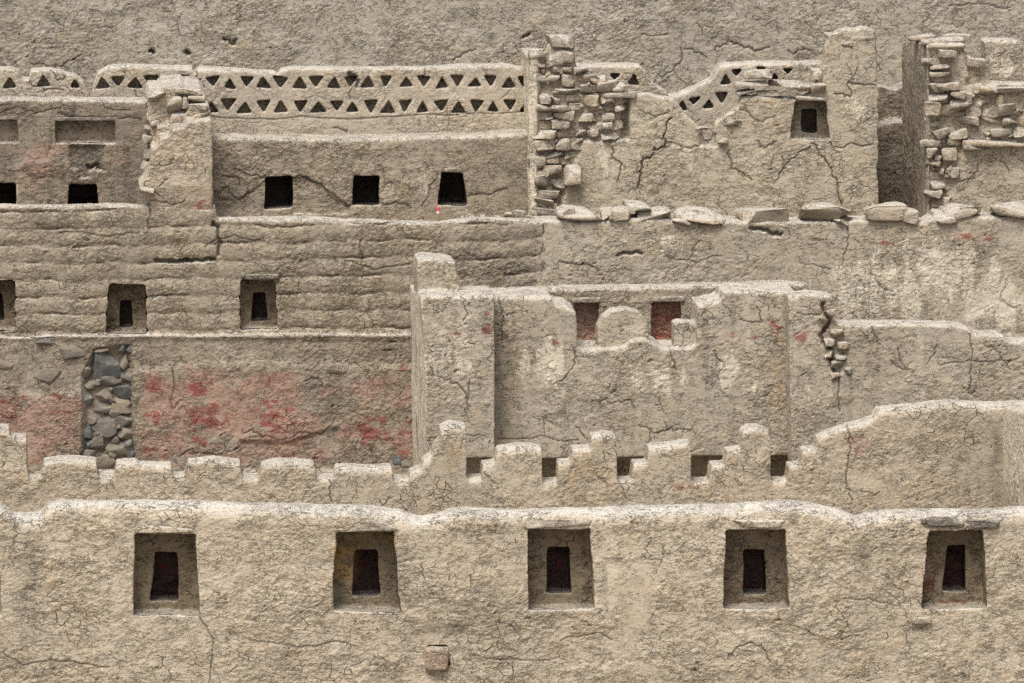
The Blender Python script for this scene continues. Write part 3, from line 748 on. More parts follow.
cr5 = [([(158, 262), (185, 260), (214, 259)], 2.0, 0.05), ([(214, 222), (220, 235), (219, 255)], 2.0, 0.05), ([(545, 225), (543, 250), (544, 275)], 1.2, 0.04), ([(300, 432), (320, 436), (336, 420)], 1.2, 0.03), ([(250, 436), (285, 440), (300, 432)], 1.1, 0.03),
        ([(240, 434), (252, 430), (262, 438)], 1.4, 0.04), ([(172, 460), (190, 450), (215, 455), (230, 452)], 1.6, 0.05), ([(150, 205), (149, 230)], 1.0, 0.03), ([(173, 370), (172, 410), (182, 400)], 1.4, 0.03),
       ([(360, 240), (364, 262)], 1.2, 0.03), ([(345, 262), (380, 268), (410, 264)], 1.4, 0.03), ([(60, 232), (110, 236), (140, 232)], 1.4, 0.03),
       ([(305, 380), (318, 378), (324, 386)], 1.3, 0.04), ([(205, 245), (230, 236), (260, 240)], 1.3, 0.03)]
big, _ = build('terrace_wall', 'high coursed terrace wall at left, its red painted plinth broken by grey stones', Y5,
               [dict(poly=t5 + [(545, 350), (545, 350), (-200, 350)], holes=hole(N5), d0=0, d1=0.24, amp=1.0),
                dict(poly=t5 + [(545, 350), (-200, 350)], holes=hole(I5), d0=0.23, d1=0.42, amp=1.0), dict(poly=t5 + [(545, 350), (-200, 350)], d0=0.41, d1=0.55, amp=1.0),
                dict(poly=low, d0=-0.07, d1=0.5, amp=2.0)],
               0.014, M['big'],
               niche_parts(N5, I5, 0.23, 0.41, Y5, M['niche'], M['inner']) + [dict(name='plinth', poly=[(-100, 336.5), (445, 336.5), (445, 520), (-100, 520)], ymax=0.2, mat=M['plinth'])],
               paint5, cr5, push=[(col, 0.10, 6), ([(328, 372), (346, 372), (344, 425), (330, 420)], 0.03, 5),
                                  ([(-200, 338), (420, 338), (420, 366), (210, 362), (134, 370), (84, 392), (-200, 396)], 0.025, 6),
                                  ([(240, 440), (285, 442), (340, 425), (345, 470), (240, 470)], 0.03, 4)])
stones = [(105.5, 365, 28, 26), (86, 370, 13, 14), (124.5, 363, 9, 16), (111, 381.6, 21, 10), (127.6, 376, 11, 13), (105.5, 395, 18, 15), (124, 391, 20, 15), (89, 398.6, 11, 14),
          (103, 409, 18, 10), (122.5, 404.8, 20, 15), (115.7, 414.4, 13, 10), (125, 420.8, 19, 12), (104.7, 428, 23, 26), (125, 433, 17, 13), (98, 441.7, 17, 15), (119.4, 449, 23, 14),
          (107, 461, 17, 18), (130, 455, 9, 11), (87, 455, 15, 12), (87, 432, 9, 15), (101, 350, 14, 7), (122.5, 347, 9, 9), (132, 348, 13, 10), (107, 341, 21, 7), (127.6, 341, 17, 6),
          (115, 440, 9, 8), (94, 420, 9, 9), (92, 384, 12, 8), (113, 401, 8, 6),
          (97, 433, 8, 8), (113, 455, 8, 9), (96, 462, 12, 12), (127, 443, 10, 7), (110, 389, 7, 6), (98, 381, 9, 7), (118, 426, 8, 6), (90, 443, 8, 9), (128, 404, 8, 8),
          (48, 341, 24, 9), (72, 352, 30, 15), (46.7, 373.6, 28, 15), (8, 366, 18, 10), (311, 385, 14, 13), (174, 458, 21, 17), (204, 458, 32, 8)]
for i, (x, y, w, h) in enumerate(stones):
    ex = (82 < x < 135)
    block('stone', x, y, w * 1.16, h * 1.16, Y5 + (0.025 if ex else -0.025), 0.14 if ex else 0.10, M['rock'], big, rot=random.gauss(0, 0.12), box=0.6, seed=200 + i, bump=0.10, nchip=11, chip=0.30, yaw=random.gauss(0, .15))
for i, (x, y, w, h) in enumerate([(261, 276, 38, 6)]):
    o = block('lintel', x, y, w, h, Y5 + 0.05, 0.2, M['darklintel'], big, seed=90, box=0.3, bump=0.05)

paint6 = [('pale', 0, 880, 290, 60, 50, 0.85), ('pale', 0, 945, 270, 40, 40, 1.0), ('pale', 0, 1000, 300, 40, 40, 1.0), ('pale', 0, 850, 300, 14, 30, 0.9), ('pale', 0, 968, 270, 10, 40, 1.0),
          ('pale', 0, 935, 265, 9, 30, 1.0), ('pale', 0, 900, 275, 30, 20, 0.6), ('red', 0, 962, 237, 20, 6, 1.0), ('red', 0, 880, 243, 26, 3, 1.0), ('red', 0, 832, 243, 8, 3, 1.0), ('red', 0, 990, 238, 6, 5, 0.9),
          ('red', 0, 595, 228, 8, 6, 0.6), ('pink', 0, 640, 230, 40, 20, 0.3), ('smooth', 0, 980, 300, 60, 30, 0.6), ('pale', 0, 650, 235, 40, 20, 0.35), ('dark', 0, 768, 231, 20, 6, 0.5)]
cr6 = [([(752, 228), (772, 232), (782, 234)], 2.2, 0.05), ([(560, 262), (590, 266), (600, 272)], 1.2, 0.03), ([(618, 254), (640, 254)], 2.0, 0.05), ([(870, 272), (880, 285), (892, 292)], 1.4, 0.03),
       ([(846, 225), (848, 245), (840, 265)], 1.2, 0.03), ([(660, 255), (690, 262), (720, 256)], 1.0, 0.02), ([(1008, 280), (1000, 300), (1020, 310)], 1.4, 0.03), ([(800, 262), (830, 270)], 1.0, 0.02),
       ([(700, 240), (690, 260)], 1.0, 0.02), ([(600, 215), (606, 222)], 1.4, 0.04), ([(618, 210), (640, 214)], 1.5, 0.04)]
big2, _ = build('terrace_wall', 'terrace wall with low rounded blocks on top and pale plaster patches at right', Y5 + 0.01,
                [dict(poly=t5r + [(1230, 350), (536, 350)], d0=0, d1=0.5, amp=1.6)], 0.014, M['bigsmooth'],
                (), paint6, cr6)
for i, (x, y, w, h, bx) in enumerate([(578, 214, 44, 13, .3), (567, 209, 20, 8, .4), (607, 212, 12, 10, .4), (618, 212, 22, 15, .35), (637, 205, 24, 10, .3), (652, 213, 32, 13, .35), (699, 214, 49, 15, .25), (680, 218, 20, 7, .4),
                                      (761, 214, 49, 16, .28), (825, 211, 52, 19, .3), (840, 219, 18, 6, .4), (884, 210, 42, 17, .3), (906, 214, 20, 17, .4), (960, 210, 40, 14, .3), (944, 215, 22, 11, .4), (1012, 209, 46, 15, .28), (1062, 209, 48, 15, .28)]):
    block('merlon', x, y + 1.5, w + 2, h + 2, Y5 + 0.22, 0.52, M['block'], big2, seed=800 + i, box=bx, bump=0.12, chip=0.22, nchip=6, sub=5, rot=random.gauss(0, 0.02))
for i, (x, y, w, h) in enumerate([(470, 216, 9, 5), (482, 217, 8, 5), (508, 215, 10, 6), (519, 213, 13, 8), (497, 217, 7, 4), (527, 217, 8, 5), (463, 218, 6, 4)]):
    o = block('adobe_fragment', x, y, w, h, Y5 + 0.28, 0.09, M['block'], None, seed=300 + i, box=0.5, chip=0.3, bump=0.1)
    o['label'] = 'small pale adobe fragment lying on the terrace wall top near the rubble heap'; o['category'] = 'fragment'; o['group'] = 'fragments on the terrace wall top'

# buttress
YA = 9.955
ba = [(150, 168), (151, 150), (158, 147), (160, 138), (170, 136), (172, 129), (185, 127), (188, 122), (211, 120), (213, 150), (213, 258), (211, 261), (160, 262), (152, 258), (150, 204), (141, 197), (139, 187), (146, 178)]
rub = [(146, 100), (149, 91), (160, 92), (163, 88), (182, 87), (186, 90), (201, 89), (207, 97), (205, 104), (211, 112), (212, 160), (150, 160), (152, 138), (147, 120)]
but, _ = build('buttress', 'pale square buttress with a crumbling stepped top standing against the terrace wall', YA,
               [dict(poly=ba, d0=0, d1=0.8, amp=1.0), dict(poly=rub, d0=0.75, d1=2.2, amp=3.0), dict(poly=[(156, 140), (158, 128), (170, 126), (172, 117), (186, 115), (190, 106), (209, 104), (212, 116), (212, 180), (156, 180)], d0=0.38, d1=1.2, amp=2.0)],
               0.0135, adobe('buttress_adobe', (0.448, 0.369, 0.278), lump=0.7, crack=0.8, fine=0.8, seed=22, flake=0.7, pale=(0.5, 0.4, 0.28)), (),
               [('red', 0, 202, 210, 12, 16, 0.85), ('pink', 0, 195, 175, 22, 50, 0.35), ('red', 0, 200, 230, 8, 4, 0.9), ('pale', 0, 178, 245, 24, 14, 0.6)],
               [([(152, 166), (172, 165), (174, 158)], 1.0, 0.03), ([(150, 200), (170, 206), (186, 202)], 1.0, 0.03), ([(160, 185), (168, 178)], 1.0, 0.03), ([(142, 186), (150, 192), (158, 196)], 1.2, 0.03)], push=[([(130, 216), (230, 216), (230, 290), (130, 290)], 0.16, 60)], rnd=0.03)
for i, (x, y, w, h, dy) in enumerate([(174, 104, 17, 16, .75), (157, 95, 20, 8, .78), (188, 91, 26, 7, .8), (196, 99, 18, 8, .72), (199, 107, 20, 7, .45), (202, 115, 18, 7, .42), (160, 106, 12, 9, .9),
                                      (186, 119, 18, 9, .5), (153, 116, 14, 9, .95), (150, 128, 13, 10, .95), (148, 140, 13, 11, .95), (148, 153, 11, 10, .95), (146, 165, 11, 10, .9), (150, 104, 10, 9, 1.0), (155, 122, 10, 8, .8),
                                      (147, 190, 15, 13, .06), (186, 103, 8, 12, .7)]):
    block('adobe_block', x, y, w, h, YA + dy, 0.24, M['block'], but, seed=400 + i, box=0.3, chip=0.3, bump=0.09, rot=random.gauss(0, .06))

# ================================================================== 5  rooms on the terrace
Y6 = 11.8
c6 = [(-200, 100), (0, 99), (60, 99), (110, 100), (147, 101), (150, 240), (-200, 240)]
O6 = [trap((-40, 119), (17, 119), (18, 178), (-40, 178)), trap((56, 119), (115, 121), (114, 176), (70, 176))]
O6 = [trap((-40, 119), (17, 119), (18, 143), (-40, 143)), trap((56, 119), (115, 121), (115, 144), (56, 143))]
D6 = [trap((-20, 183), (16, 183), (17, 215), (-20, 215)), trap((69, 184), (97, 184), (99, 216), (67, 216))]
paint7 = [('pink', 0, 30, 160, 44, 34, 0.8), ('red', 0, 24, 166, 16, 12, 0.8), ('red', 0, 60, 168, 18, 12, 0.6), ('pink', 0, 118, 165, 20, 28, 0.5), ('dark', 'poly', [(70, 146), (105, 146), (104, 170), (92, 172), (90, 178), (70, 172)], 5, 0.7),
          ('dark', 0, 3, 160, 9, 14, 0.7), ('dark', 0, 130, 140, 22, 60, 0.35), ('dark', 0, 85, 177, 9, 8, 0.6), ('pale', 0, 30, 190, 30, 12, 0.4)]
ch6, _ = build('chamber_wall', 'stained chamber wall at upper left with broad walled-up windows above small black windows', Y6,
               [dict(poly=c6, holes=hole(O6) + hole(D6), d0=0, d1=0.16, amp=1.0), dict(poly=c6, holes=hole(D6), d0=0.15, d1=0.5, amp=1.0), dict(poly=[(-200, 165), (150, 165), (150, 240), (-200, 240)], d0=0.62, d1=0.8, amp=0.5),
                dict(poly=[(-200, 165), (150, 165), (150, 180), (-200, 180)], d0=0.45, d1=0.7, amp=0.5)],
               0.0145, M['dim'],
               [dict(name='blind_window', poly=grow(n_, 2.5), ymin=0.035, ymax=0.22, mat=M['upper']) for n_ in O6] +
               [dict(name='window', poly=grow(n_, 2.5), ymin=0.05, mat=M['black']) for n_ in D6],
               paint7, [([(0, 112), (20, 108), (40, 114), (60, 108)], 1.0, 0.03), ([(100, 98), (106, 108), (130, 110)], 1.0, 0.03), ([(56, 116), (115, 118), (140, 119)], 1.2, 0.04), ([(88, 170), (95, 166), (102, 170)], 2.0, 0.05)],
               push=[([(70, 146), (105, 146), (104, 168), (92, 170), (90, 178), (80, 178), (78, 170), (70, 168)], 0.04, 3)])
block('lintel', 86, 118.6, 66, 4.5, Y6 + 0.06, 0.14, M['darklintel'], ch6, seed=91, box=0.25, bump=0.03)
block('lintel', -8, 117.6, 52, 4.5, Y6 + 0.06, 0.14, M['darklintel'], ch6, seed=92, box=0.25, bump=0.03)

b6 = [(200, 140), (216, 138), (260, 139), (330, 140), (400, 138), (440, 137), (490, 136), (530, 134), (548, 134), (548, 240), (200, 240)]
Q6 = [trap((265, 177), (292, 176), (294, 209), (264, 210)), trap((354, 175), (380, 176), (381, 206), (352, 206)), trap((441, 171), (464, 172), (467, 206), (438, 206))]
paint8 = [('red', 0, 235, 158, 14, 8, 0.45), ('red', 0, 300, 158, 20, 10, 0.3), ('pink', 0, 250, 165, 40, 20, 0.3), ('pale', 0, 420, 180, 24, 24, 0.5), ('dark', 0, 515, 180, 18, 34, 0.3), ('dark', 0, 225, 185, 14, 30, 0.35)]
cr8 = [([(292, 177), (306, 176), (320, 184), (335, 198), (350, 206)], 1.3, 0.05), ([(380, 206), (396, 202), (410, 208)], 1.3, 0.04), ([(214, 195), (226, 188), (238, 200), (252, 192)], 1.6, 0.04), ([(235, 170), (256, 175), (266, 178)], 1.5, 0.04),
       ([(438, 172), (430, 190), (424, 206)], 1.4, 0.04), ([(468, 196), (490, 194), (505, 188)], 1.5, 0.04), ([(222, 178), (236, 175), (240, 186)], 1.4, 0.03)]
low6, _ = build('low_wall', 'low wall with three small black trapezoid windows beneath the triangle frieze', Y6,
                [dict(poly=b6, holes=hole(Q6), d0=0, d1=0.55, amp=1.2), dict(poly=b6, d0=0.54, d1=0.74, amp=1.2)], 0.014, M['upper'],
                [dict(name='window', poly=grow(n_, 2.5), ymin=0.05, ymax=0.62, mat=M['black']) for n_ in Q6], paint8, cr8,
                push=[([(292, 178), (306, 177), (320, 185), (335, 199), (350, 207), (350, 214), (292, 214)], 0.03, 2), ([(214, 196), (238, 201), (266, 180), (262, 214), (214, 214)], 0.02, 3)])
block('lintel', 454, 169.5, 26, 4.5, Y6 + 0.05, 0.12, M['lintel'], low6, seed=93, box=0.3, bump=0.04)
o = block('plastic_scrap', 438, 210.5, 3.4, 8.5, Y6 - 0.08, 0.05, None, None, seed=9, box=0.6, bump=0.05)
gm = G('pink_plastic'); bs = gm.t.nodes.new('ShaderNodeBsdfPrincipled'); bs.inputs['Roughness'].default_value = 0.35
gv = gm.n('ShaderNodeTexCoord', 3); gz = gm.t.nodes.new('ShaderNodeSeparateXYZ'); gm.t.links.new(gv, gz.inputs[0])
gm.put(bs.inputs['Base Color'], gm.mix(gm.step(gz.outputs[2], -0.01, 0.0), rgba((0.75, 0.6, 0.6)), rgba((0.62, 0.08, 0.12))))
go = gm.t.nodes.new('ShaderNodeOutputMaterial'); gm.t.links.new(bs.outputs[0], go.inputs[0])
o.data.materials.clear(); o.data.materials.append(gm.m)
o['label'] = 'tiny pink and white plastic scrap at the foot of the rightmost black window'; o['category'] = 'litter'

# ------------------------------------------------------------------ triangle frieze
YF = 12.45
RT = random.Random(3)


def tri(cx, cy, up, w=14.6, h=12.6):
    w += RT.uniform(-0.6, 2.0); h += RT.uniform(-0.6, 1.2)
    j = lambda: RT.uniform(-1.3, 1.3)
    a, b, c = ((cx - w / 2 + j(), cy + h / 2 + j()), (cx + w / 2 + j(), cy + h / 2 + j()), (cx + j(), cy - h / 2 + j()))
    if not up: a, b, c = (cx - w / 2 + j(), cy - h / 2 + j()), (cx + w / 2 + j(), cy - h / 2 + j()), (cx + j(), cy + h / 2 + j())
    return [a, b, c]


r1 = [(103, 1), (118, 0), (135, 1), (151, 0), (166, 1), (181, 0), (197.5, 1), (213, 0), (230.5, 1), (247, 0), (264, 1), (281, 0), (300, 1), (316.5, 0), (333.5, 1), (351, 0), (367.5, 1), (386, 0), (405.5, 1), (424, 0), (442, 1), (458, 0), (475, 1),
      (491, 0), (508.5, 1), (524, 0)]
r2 = [(212, 1), (229, 0), (245, 1), (264, 0), (281, 1), (300.5, 0), (318.5, 1), (337, 0), (353, 1), (371, 0), (388, 1), (405.5, 0), (423, 1), (441, 0), (459, 1), (477, 0), (493, 1), (510, 0), (526, 1)]
T = [tri(x, 82.5 + (x > 360) * -0.5, u) for x, u in r1] + [tri(x, 106.5, u) for x, u in r2] + [tri(x, 106.5, u) for x, u in [(103, 1), (120, 0), (137, 1), (153, 0), (170, 1), (188, 0)]]
fz = [(92, 92), (95, 80), (98, 73), (108, 67), (130, 66), (192, 68), (195, 73), (199, 69), (240, 70), (275, 72), (278, 75), (281, 70), (292, 68), (350, 69), (425, 68), (460, 66), (505, 65), (525, 69), (548, 69), (548, 175), (92, 175)]
YD = dict(name='triangle_opening')


def frieze(name, label, outline, tris, paint=(), cracks=(), body='wall', d=0.19):
    return build(name, label, YF, [dict(poly=outline, holes=hole(tris), d0=0, d1=d, amp=1.0, hamp=0.5), dict(poly=outline, d0=d - 0.012, d1=0.5, amp=1.0)], 0.0125, M['frieze'],
                 [dict(name='triangle_opening', poly=grow(t, 1.8), ymin=0.03, ymax=d + 0.08, mat=M['frieze']) for t in tris], paint, cracks)


frieze('frieze_wall', 'long upper wall pierced by two rows of alternating triangles', fz, T, [('dark', 0, 350, 78, 10, 7, 0.5), ('pink', 0, 250, 95, 50, 6, 0.3)],
       [([(203, 117), (260, 119), (330, 118), (400, 116), (528, 112)], 1.0, 0.03), ([(136, 90), (137, 100)], 1.2, 0.03), ([(195, 70), (200, 80)], 1.6, 0.05), ([(352, 76), (350, 100)], 1.1, 0.03), ([(348, 74), (358, 78), (356, 86)], 2.5, 0.06), ([(334, 129), (348, 129)], 1.6, 0.04), ([(425, 68), (424, 76)], 1.2, 0.03)])
fl = [(-200, 72), (-10, 69), (10, 69), (19, 72), (22, 79), (29, 80), (31, 71), (50, 70), (60, 72), (66, 74), (76, 76), (84, 82), (90, 94), (91, 130), (-200, 130)]
frieze('frieze_wall', 'crumbling remnant of frieze wall with three triangles, above the chamber wall', fl, [tri(9, 82, 1), tri(44, 81, 1), tri(75, 83, 1, 11, 9), tri(-26, 82, 1)],
       (), [([(29, 84), (40, 88), (62, 90)], 1.2, 0.04), ([(52, 72), (60, 80), (66, 76)], 1.5, 0.04)])
fr = [(570, 66), (600, 65), (640, 65), (647, 72), (650, 80), (657, 86), (668, 92), (668, 175), (570, 175)]
frieze('frieze_wall', 'short broken piece of frieze wall with two triangles, right of the rubble heap', fr, [tri(616, 78, 0, 13, 8), tri(634, 80, 1, 12, 12), tri(601, 81, 1, 12, 12)])
fq = [(660, 96), (676, 95), (690, 90), (704, 83), (712, 80), (716, 72), (720, 65), (760, 63), (821, 63), (848, 66), (848, 175), (660, 175)]
frieze('frieze_wall', 'sagging broken piece of frieze wall rising behind the ruined wall beside the tower', fq,
       [tri(682, 106, 1, 11, 12), tri(695, 102, 0, 13, 9), tri(708, 104, 1, 11, 10), tri(723, 98, 0, 13, 11), tri(725, 79, 1, 10, 11), tri(736.5, 74, 0, 12, 8), tri(761, 70, 0, 13, 6), tri(775, 76, 1, 9, 10), tri(788, 71, 0, 13, 7)])

# ================================================================== 6  ruined rooms at the upper right
Y7 = 11.2
r7 = [(529, 52), (545, 50), (546, 42), (560, 38), (574, 42), (576, 66), (600, 76), (612, 84), (626, 95), (650, 94), (674, 98), (684, 112), (690, 120), (702, 131), (704, 143), (714, 143), (716, 124), (724, 116), (736, 108), (742, 96), (770, 95), (790, 97),
      (800, 98), (812, 92), (818, 78), (824, 62), (826, 46), (834, 34), (842, 31), (862, 28), (874, 31), (877, 60), (877, 235), (529, 235)]
R7 = [trap((794, 101), (826, 101), (830, 140), (791, 140))]
RI = [trap((802, 109), (816, 109), (817, 133), (801, 133))]
rp = [(540, 30), (578, 30), (604, 70), (630, 84), (629, 138), (608, 142), (582, 140), (576, 160), (568, 178), (562, 200), (556, 218), (538, 222)]
cr7 = [([(670, 118), (666, 135), (664, 147), (655, 150), (652, 158), (643, 160), (641, 175), (639, 188)], 1.2, 0.12), ([(612, 148), (612, 158), (622, 164), (618, 182)], 1.3, 0.05), ([(812, 142), (820, 155), (830, 166), (836, 180), (842, 203)], 1.1, 0.09),
       ([(811, 145), (794, 158), (786, 165), (778, 180)], 0.9, 0.06), ([(830, 140), (834, 150), (850, 143), (870, 146)], 1.3, 0.04), ([(836, 95), (850, 96), (848, 84), (874, 86)], 1.4, 0.05), ([(740, 110), (760, 122), (776, 116)], 1.2, 0.03),
       ([(728, 150), (732, 168), (745, 176)], 1.2, 0.04), ([(745, 176), (740, 172), (752, 180)], 1.4, 0.05), ([(660, 140), (690, 148), (700, 146)], 1.1, 0.03), ([(755, 140), (765, 150), (776, 142)], 1.2, 0.04), ([(640, 110), (655, 118), (668, 112)], 1.2, 0.03)]
paint9 = [('red', 0, 680, 166, 14, 5, 0.7), ('red', 0, 672, 201, 6, 4, 0.8), ('red', 0, 716, 201, 8, 4, 0.6), ('red', 0, 812, 186, 16, 8, 0.5), ('pale', 0, 690, 160, 14, 14, 0.7), ('pale', 0, 855, 112, 16, 14, 0.7), ('pink', 0, 700, 185, 60, 20, 0.25),
          ('pale', 0, 600, 160, 20, 20, 0.3), ('smooth', 0, 600, 165, 24, 24, 0.6), ('pale', 'poly', [(515, 60), (538, 60), (538, 225), (515, 225)], 3, 0.9)]
ruin, _ = build('ruined_wall', 'cracked ruined wall with a rubble heap at its left and a jagged tower at right', Y7,
                [dict(poly=r7, holes=hole(R7), d0=0, d1=0.19, amp=3.2), dict(poly=r7, holes=hole(RI), d0=0.18, d1=0.34, amp=1.6), dict(poly=r7, d0=0.33, d1=0.45, amp=1.6),
                 dict(poly=[(531, 60), (570, 62), (570, 235), (531, 235)], d0=0.2, d1=1.7, amp=1.0), dict(poly=[(848, 50), (877, 50), (877, 235), (848, 235)], d0=0.3, d1=2.6, amp=1.0)], 0.0135, M['ruin'],  # last prism: unseen depth added behind the tower to shade the doorway
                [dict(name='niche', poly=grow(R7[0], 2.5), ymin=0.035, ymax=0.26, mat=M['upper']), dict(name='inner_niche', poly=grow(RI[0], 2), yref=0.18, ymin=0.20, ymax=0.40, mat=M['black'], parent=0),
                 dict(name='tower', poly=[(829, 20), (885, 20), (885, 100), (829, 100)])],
                paint9, cr7, push=[(rp, 0.07, 4), ([(622, 104), (629, 104), (630, 140), (621, 140)], 0.1, 2), ([(700, 134), (716, 134), (716, 146), (700, 146)], 0.06, 3), ([(529, 30), (541, 30), (541, 230), (529, 230)], -0.02, 2)])
rubble(ruin, [(540, 64), (556, 64), (576, 70), (598, 74), (610, 84), (632, 90), (622, 96), (620, 140), (600, 138), (586, 140), (576, 158), (570, 160), (560, 166), (556, 214), (542, 216)], Y7 + 0.09, 9.5, (10, 24), 5, depth=0.26, jit=0.06, skip=0.06)
for i, (x, y, w, h, dy) in enumerate([(560, 41, 31, 13, .12), (560, 54, 28, 18, .12), (537, 53, 18, 10, .1), (536, 63, 14, 9, .1), (553, 64, 22, 9, .1), (580, 70, 16, 8, .1), (588, 77, 24, 9, .1), (608, 86, 24, 11, .08), (620, 94, 34, 8, .08),
                                      (572, 175, 18, 22, -.02), (541, 180, 16, 22, .12), (551, 182, 12, 24, .14), (540, 200, 14, 18, .12), (549, 207, 16, 14, .13), (537, 163, 18, 18, .1),
                                      (758, 74, 30, 9, .1), (752, 84, 34, 7, .08), (786, 84, 34, 8, .08), (806, 88, 20, 8, .05), (818, 88, 16, 11, .02), (815, 74, 14, 12, .1), (835, 38, 14, 10, .1), (862, 36, 24, 10, .12), (846, 44, 14, 8, .1), (810, 98, 32, 5, .04),
                                      (700, 128, 16, 5, .1), (734, 122, 18, 5, .06), (745, 92, 20, 6, .1), (722, 140, 10, 6, .05), (770, 93, 26, 5, .1)]):
    block('adobe_block', x, y, w, h, Y7 + dy, 0.26, M['block'], ruin, seed=500 + i, box=0.28, chip=0.25, bump=0.07, rot=random.gauss(0, .04))

Yq = 11.2
xq = float(P(928, 120, Yq)[0])
zq0 = float(P(928, 235, Yq)[1])
q7 = [(928, 44), (938, 42), (964, 44), (968, 56), (980, 62), (985, 74), (992, 84), (1010, 86), (1230, 88), (1230, 235), (928, 235)]
yzq = [(Yq + 0.1, float(P(928, 46, Yq)[1])), (Yq + 0.8, float(P(920, 42, Yq + 0.8)[1])), (Yq + 1.4, float(P(912, 40, Yq + 1.4)[1])), (Yq + 2.2, float(P(906, 42, Yq + 2.2)[1])), (Yq + 2.2, zq0), (Yq + 0.1, zq0)]
rqp = [(930, 50), (964, 48), (972, 66), (1000, 86), (1230, 88), (1230, 142), (968, 142), (964, 150), (958, 180), (950, 200), (940, 225), (930, 225)]
ru2, _ = build('ruined_wall', 'broken wall of tumbled adobe blocks right of the deep doorway gap', Yq,
               [dict(poly=q7, d0=0, d1=0.5, amp=1.8), dict(axis='x', poly=yzq, x0=xq - 0.002, x1=xq + 0.42)], 0.0135, M['ruin'],
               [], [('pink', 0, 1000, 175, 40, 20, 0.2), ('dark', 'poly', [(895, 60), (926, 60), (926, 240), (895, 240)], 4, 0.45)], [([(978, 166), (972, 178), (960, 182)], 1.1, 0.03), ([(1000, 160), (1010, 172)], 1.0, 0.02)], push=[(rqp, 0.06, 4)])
rubble(ru2, [(932, 52), (962, 54), (972, 68), (990, 86), (1060, 90), (1060, 138), (966, 138), (956, 168), (948, 196), (940, 216), (930, 216)], Yq + 0.09, 10, (10, 26), 8, depth=0.26, jit=0.06, skip=0.06)
for i, (x, y, w, h, dy) in enumerate([(944, 42, 44, 9, .16), (956, 38, 30, 10, .5), (922, 38, 26, 8, .9), (975, 62, 20, 10, .1), (1000, 144, 76, 8, .02), (1060, 144, 60, 8, .02), (972, 146, 20, 8, .02), (941, 66, 24, 5, .04), (941, 74, 26, 6, .04), (945, 86, 30, 10, .02),
                                      (957, 95, 17, 9, .03), (959, 105, 21, 12, .02), (1003, 90, 46, 7, .06)]):
    block('adobe_block', x, y, w, h, Yq + dy, 0.26, M['block'], ru2, seed=600 + i, box=0.27, chip=0.22, bump=0.07, rot=random.gauss(0, .04))
slab, _ = build('standing_slab', 'lone squarish adobe slab standing upright above the tumbled blocks near the top right corner', 12.4,
                [dict(poly=[(984, 42), (990, 39), (1020, 41), (1023, 46), (1024, 150), (987, 150), (986, 80)], d0=0, d1=0.35, amp=1.0)], 0.014, M['bigsmooth'], (),
                [('pale', 0, 1003, 65, 18, 18, 0.9)], (), body='slab')
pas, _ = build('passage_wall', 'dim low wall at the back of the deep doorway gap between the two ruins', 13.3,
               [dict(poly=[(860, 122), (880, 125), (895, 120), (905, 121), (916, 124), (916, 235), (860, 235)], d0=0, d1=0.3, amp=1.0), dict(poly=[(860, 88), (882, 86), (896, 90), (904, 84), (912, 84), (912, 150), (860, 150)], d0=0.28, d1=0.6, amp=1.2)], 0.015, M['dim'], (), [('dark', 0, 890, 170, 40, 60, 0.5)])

# ================================================================== 7  great wall behind everything
Y8 = 18.0
paint10 = [('dark', 0, 492, 37, 5, 4, 1.0), ('dark', 0, 452, 14, 16, 8, 0.8), ('dark', 0, 690, 60, 20, 12, 0.25), ('dark', 0, 800, 53, 14, 6, 0.5)]
cr10 = [([(30, 62), (55, 68), (66, 62), (80, 56)], 1.2, 0.05), ([(225, 40), (232, 44), (236, 41)], 1.8, 0.06), ([(680, 48), (682, 60), (672, 72), (660, 76)], 1.3, 0.05), ([(683, 48), (695, 52), (708, 57)], 1.3, 0.05),
        ([(715, 50), (728, 41), (742, 46), (756, 50), (770, 48)], 1.4, 0.06), ([(790, 54), (804, 48), (818, 55)], 1.3, 0.05), ([(452, 60), (466, 54), (476, 50)], 1.4, 0.06), ([(950, 6), (980, 4), (1010, 10)], 1.0, 0.04),
        ([(524, 37), (530, 35)], 2.0, 0.08), ([(640, 34), (668, 34)], 1.1, 0.04), ([(150, 51), (152, 52)], 2.0, 0.09), ([(186, 52), (189, 54)], 2.2, 0.09)]
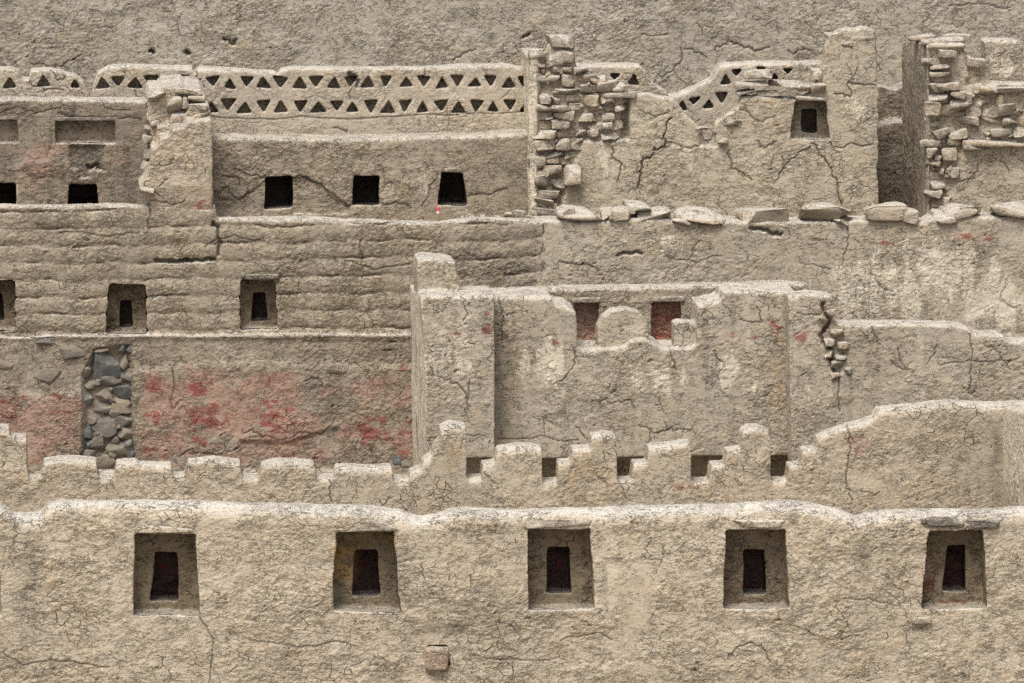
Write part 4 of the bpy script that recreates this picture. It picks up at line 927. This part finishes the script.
build('high_wall', 'tall rough greyish adobe wall filling the top of the view behind all the ruins', Y8,
      [dict(poly=[(-300, -110), (300, -112), (700, -108), (1340, -111), (1340, 150), (-300, 150)], d0=0, d1=0.5, amp=2.0)], 0.016, M['back'], (), paint10, cr10)

# ================================================================== ground, stepping up the slope
zs = [(-300, 0.0), (0.55, 0.0), (0.6, float(P(512, 575, Y2)[1])), (5.8, float(P(512, 552, Y2)[1])), (6.2, float(P(300, 478, 9.9)[1]) - 0.12), (9.4, float(P(300, 473, 9.9)[1])), (10.5, float(P(300, 472, 9.9)[1])),
      (10.53, float(P(400, 233, Y5)[1]) - 0.05), (11.0, float(P(400, 231, Y7)[1]) - 0.05), (12.2, float(P(400, 225, Y6)[1]) - 0.05), (13.9, float(P(400, 222, Y6)[1]) - 0.05), (14.1, float(P(400, 165, YF)[1])), (18.2, float(P(400, 140, Y8)[1])), (900, float(P(400, 140, Y8)[1]) + 4)]
ys = []
for (a, za), (b, zb_) in zip(zs[:-1], zs[1:]):
    k = 40 if b - a < 20 else 4
    for t in np.arange(k) / k: ys.append((a + (b - a) * t, za + (zb_ - za) * t))
ys.append(zs[-1])
xs = np.concatenate([np.linspace(-600, -10, 12), np.linspace(-9.5, 9.5, 140), np.linspace(10, 600, 12)])
gv_ = np.array([(x, y, z) for y, z in ys for x in xs]); nx = len(xs)
gv_[:, 2] += 0.03 * noise3(gv_, 3, 2.0) - 0.03
ix = np.arange(len(ys) - 1)[:, None] * nx + np.arange(nx - 1)[None]
gq = np.stack([ix, ix + 1, ix + nx + 1, ix + nx], axis=-1).reshape(-1, 4)
g0_ = np.zeros((len(gv_), 4))
g_ = link('ground', mk_mesh('ground', gv_, gq, g0_, g0_), M['earth'])
g_['kind'] = 'structure'
for i, (x, y, w, h, lb) in enumerate([(398, 461, 10, 8, 'small dark stone lying left of the side wall foot'), (406, 464, 12, 7, 'flat dark stone touching the foot of the side wall')]):
    o = block('loose_stone', x, y, w, h, 8.9, 0.14, M['rock'], None, seed=700 + i, box=0.55, chip=0.3, bump=0.1)
    o['label'] = lb; o['category'] = 'stone'
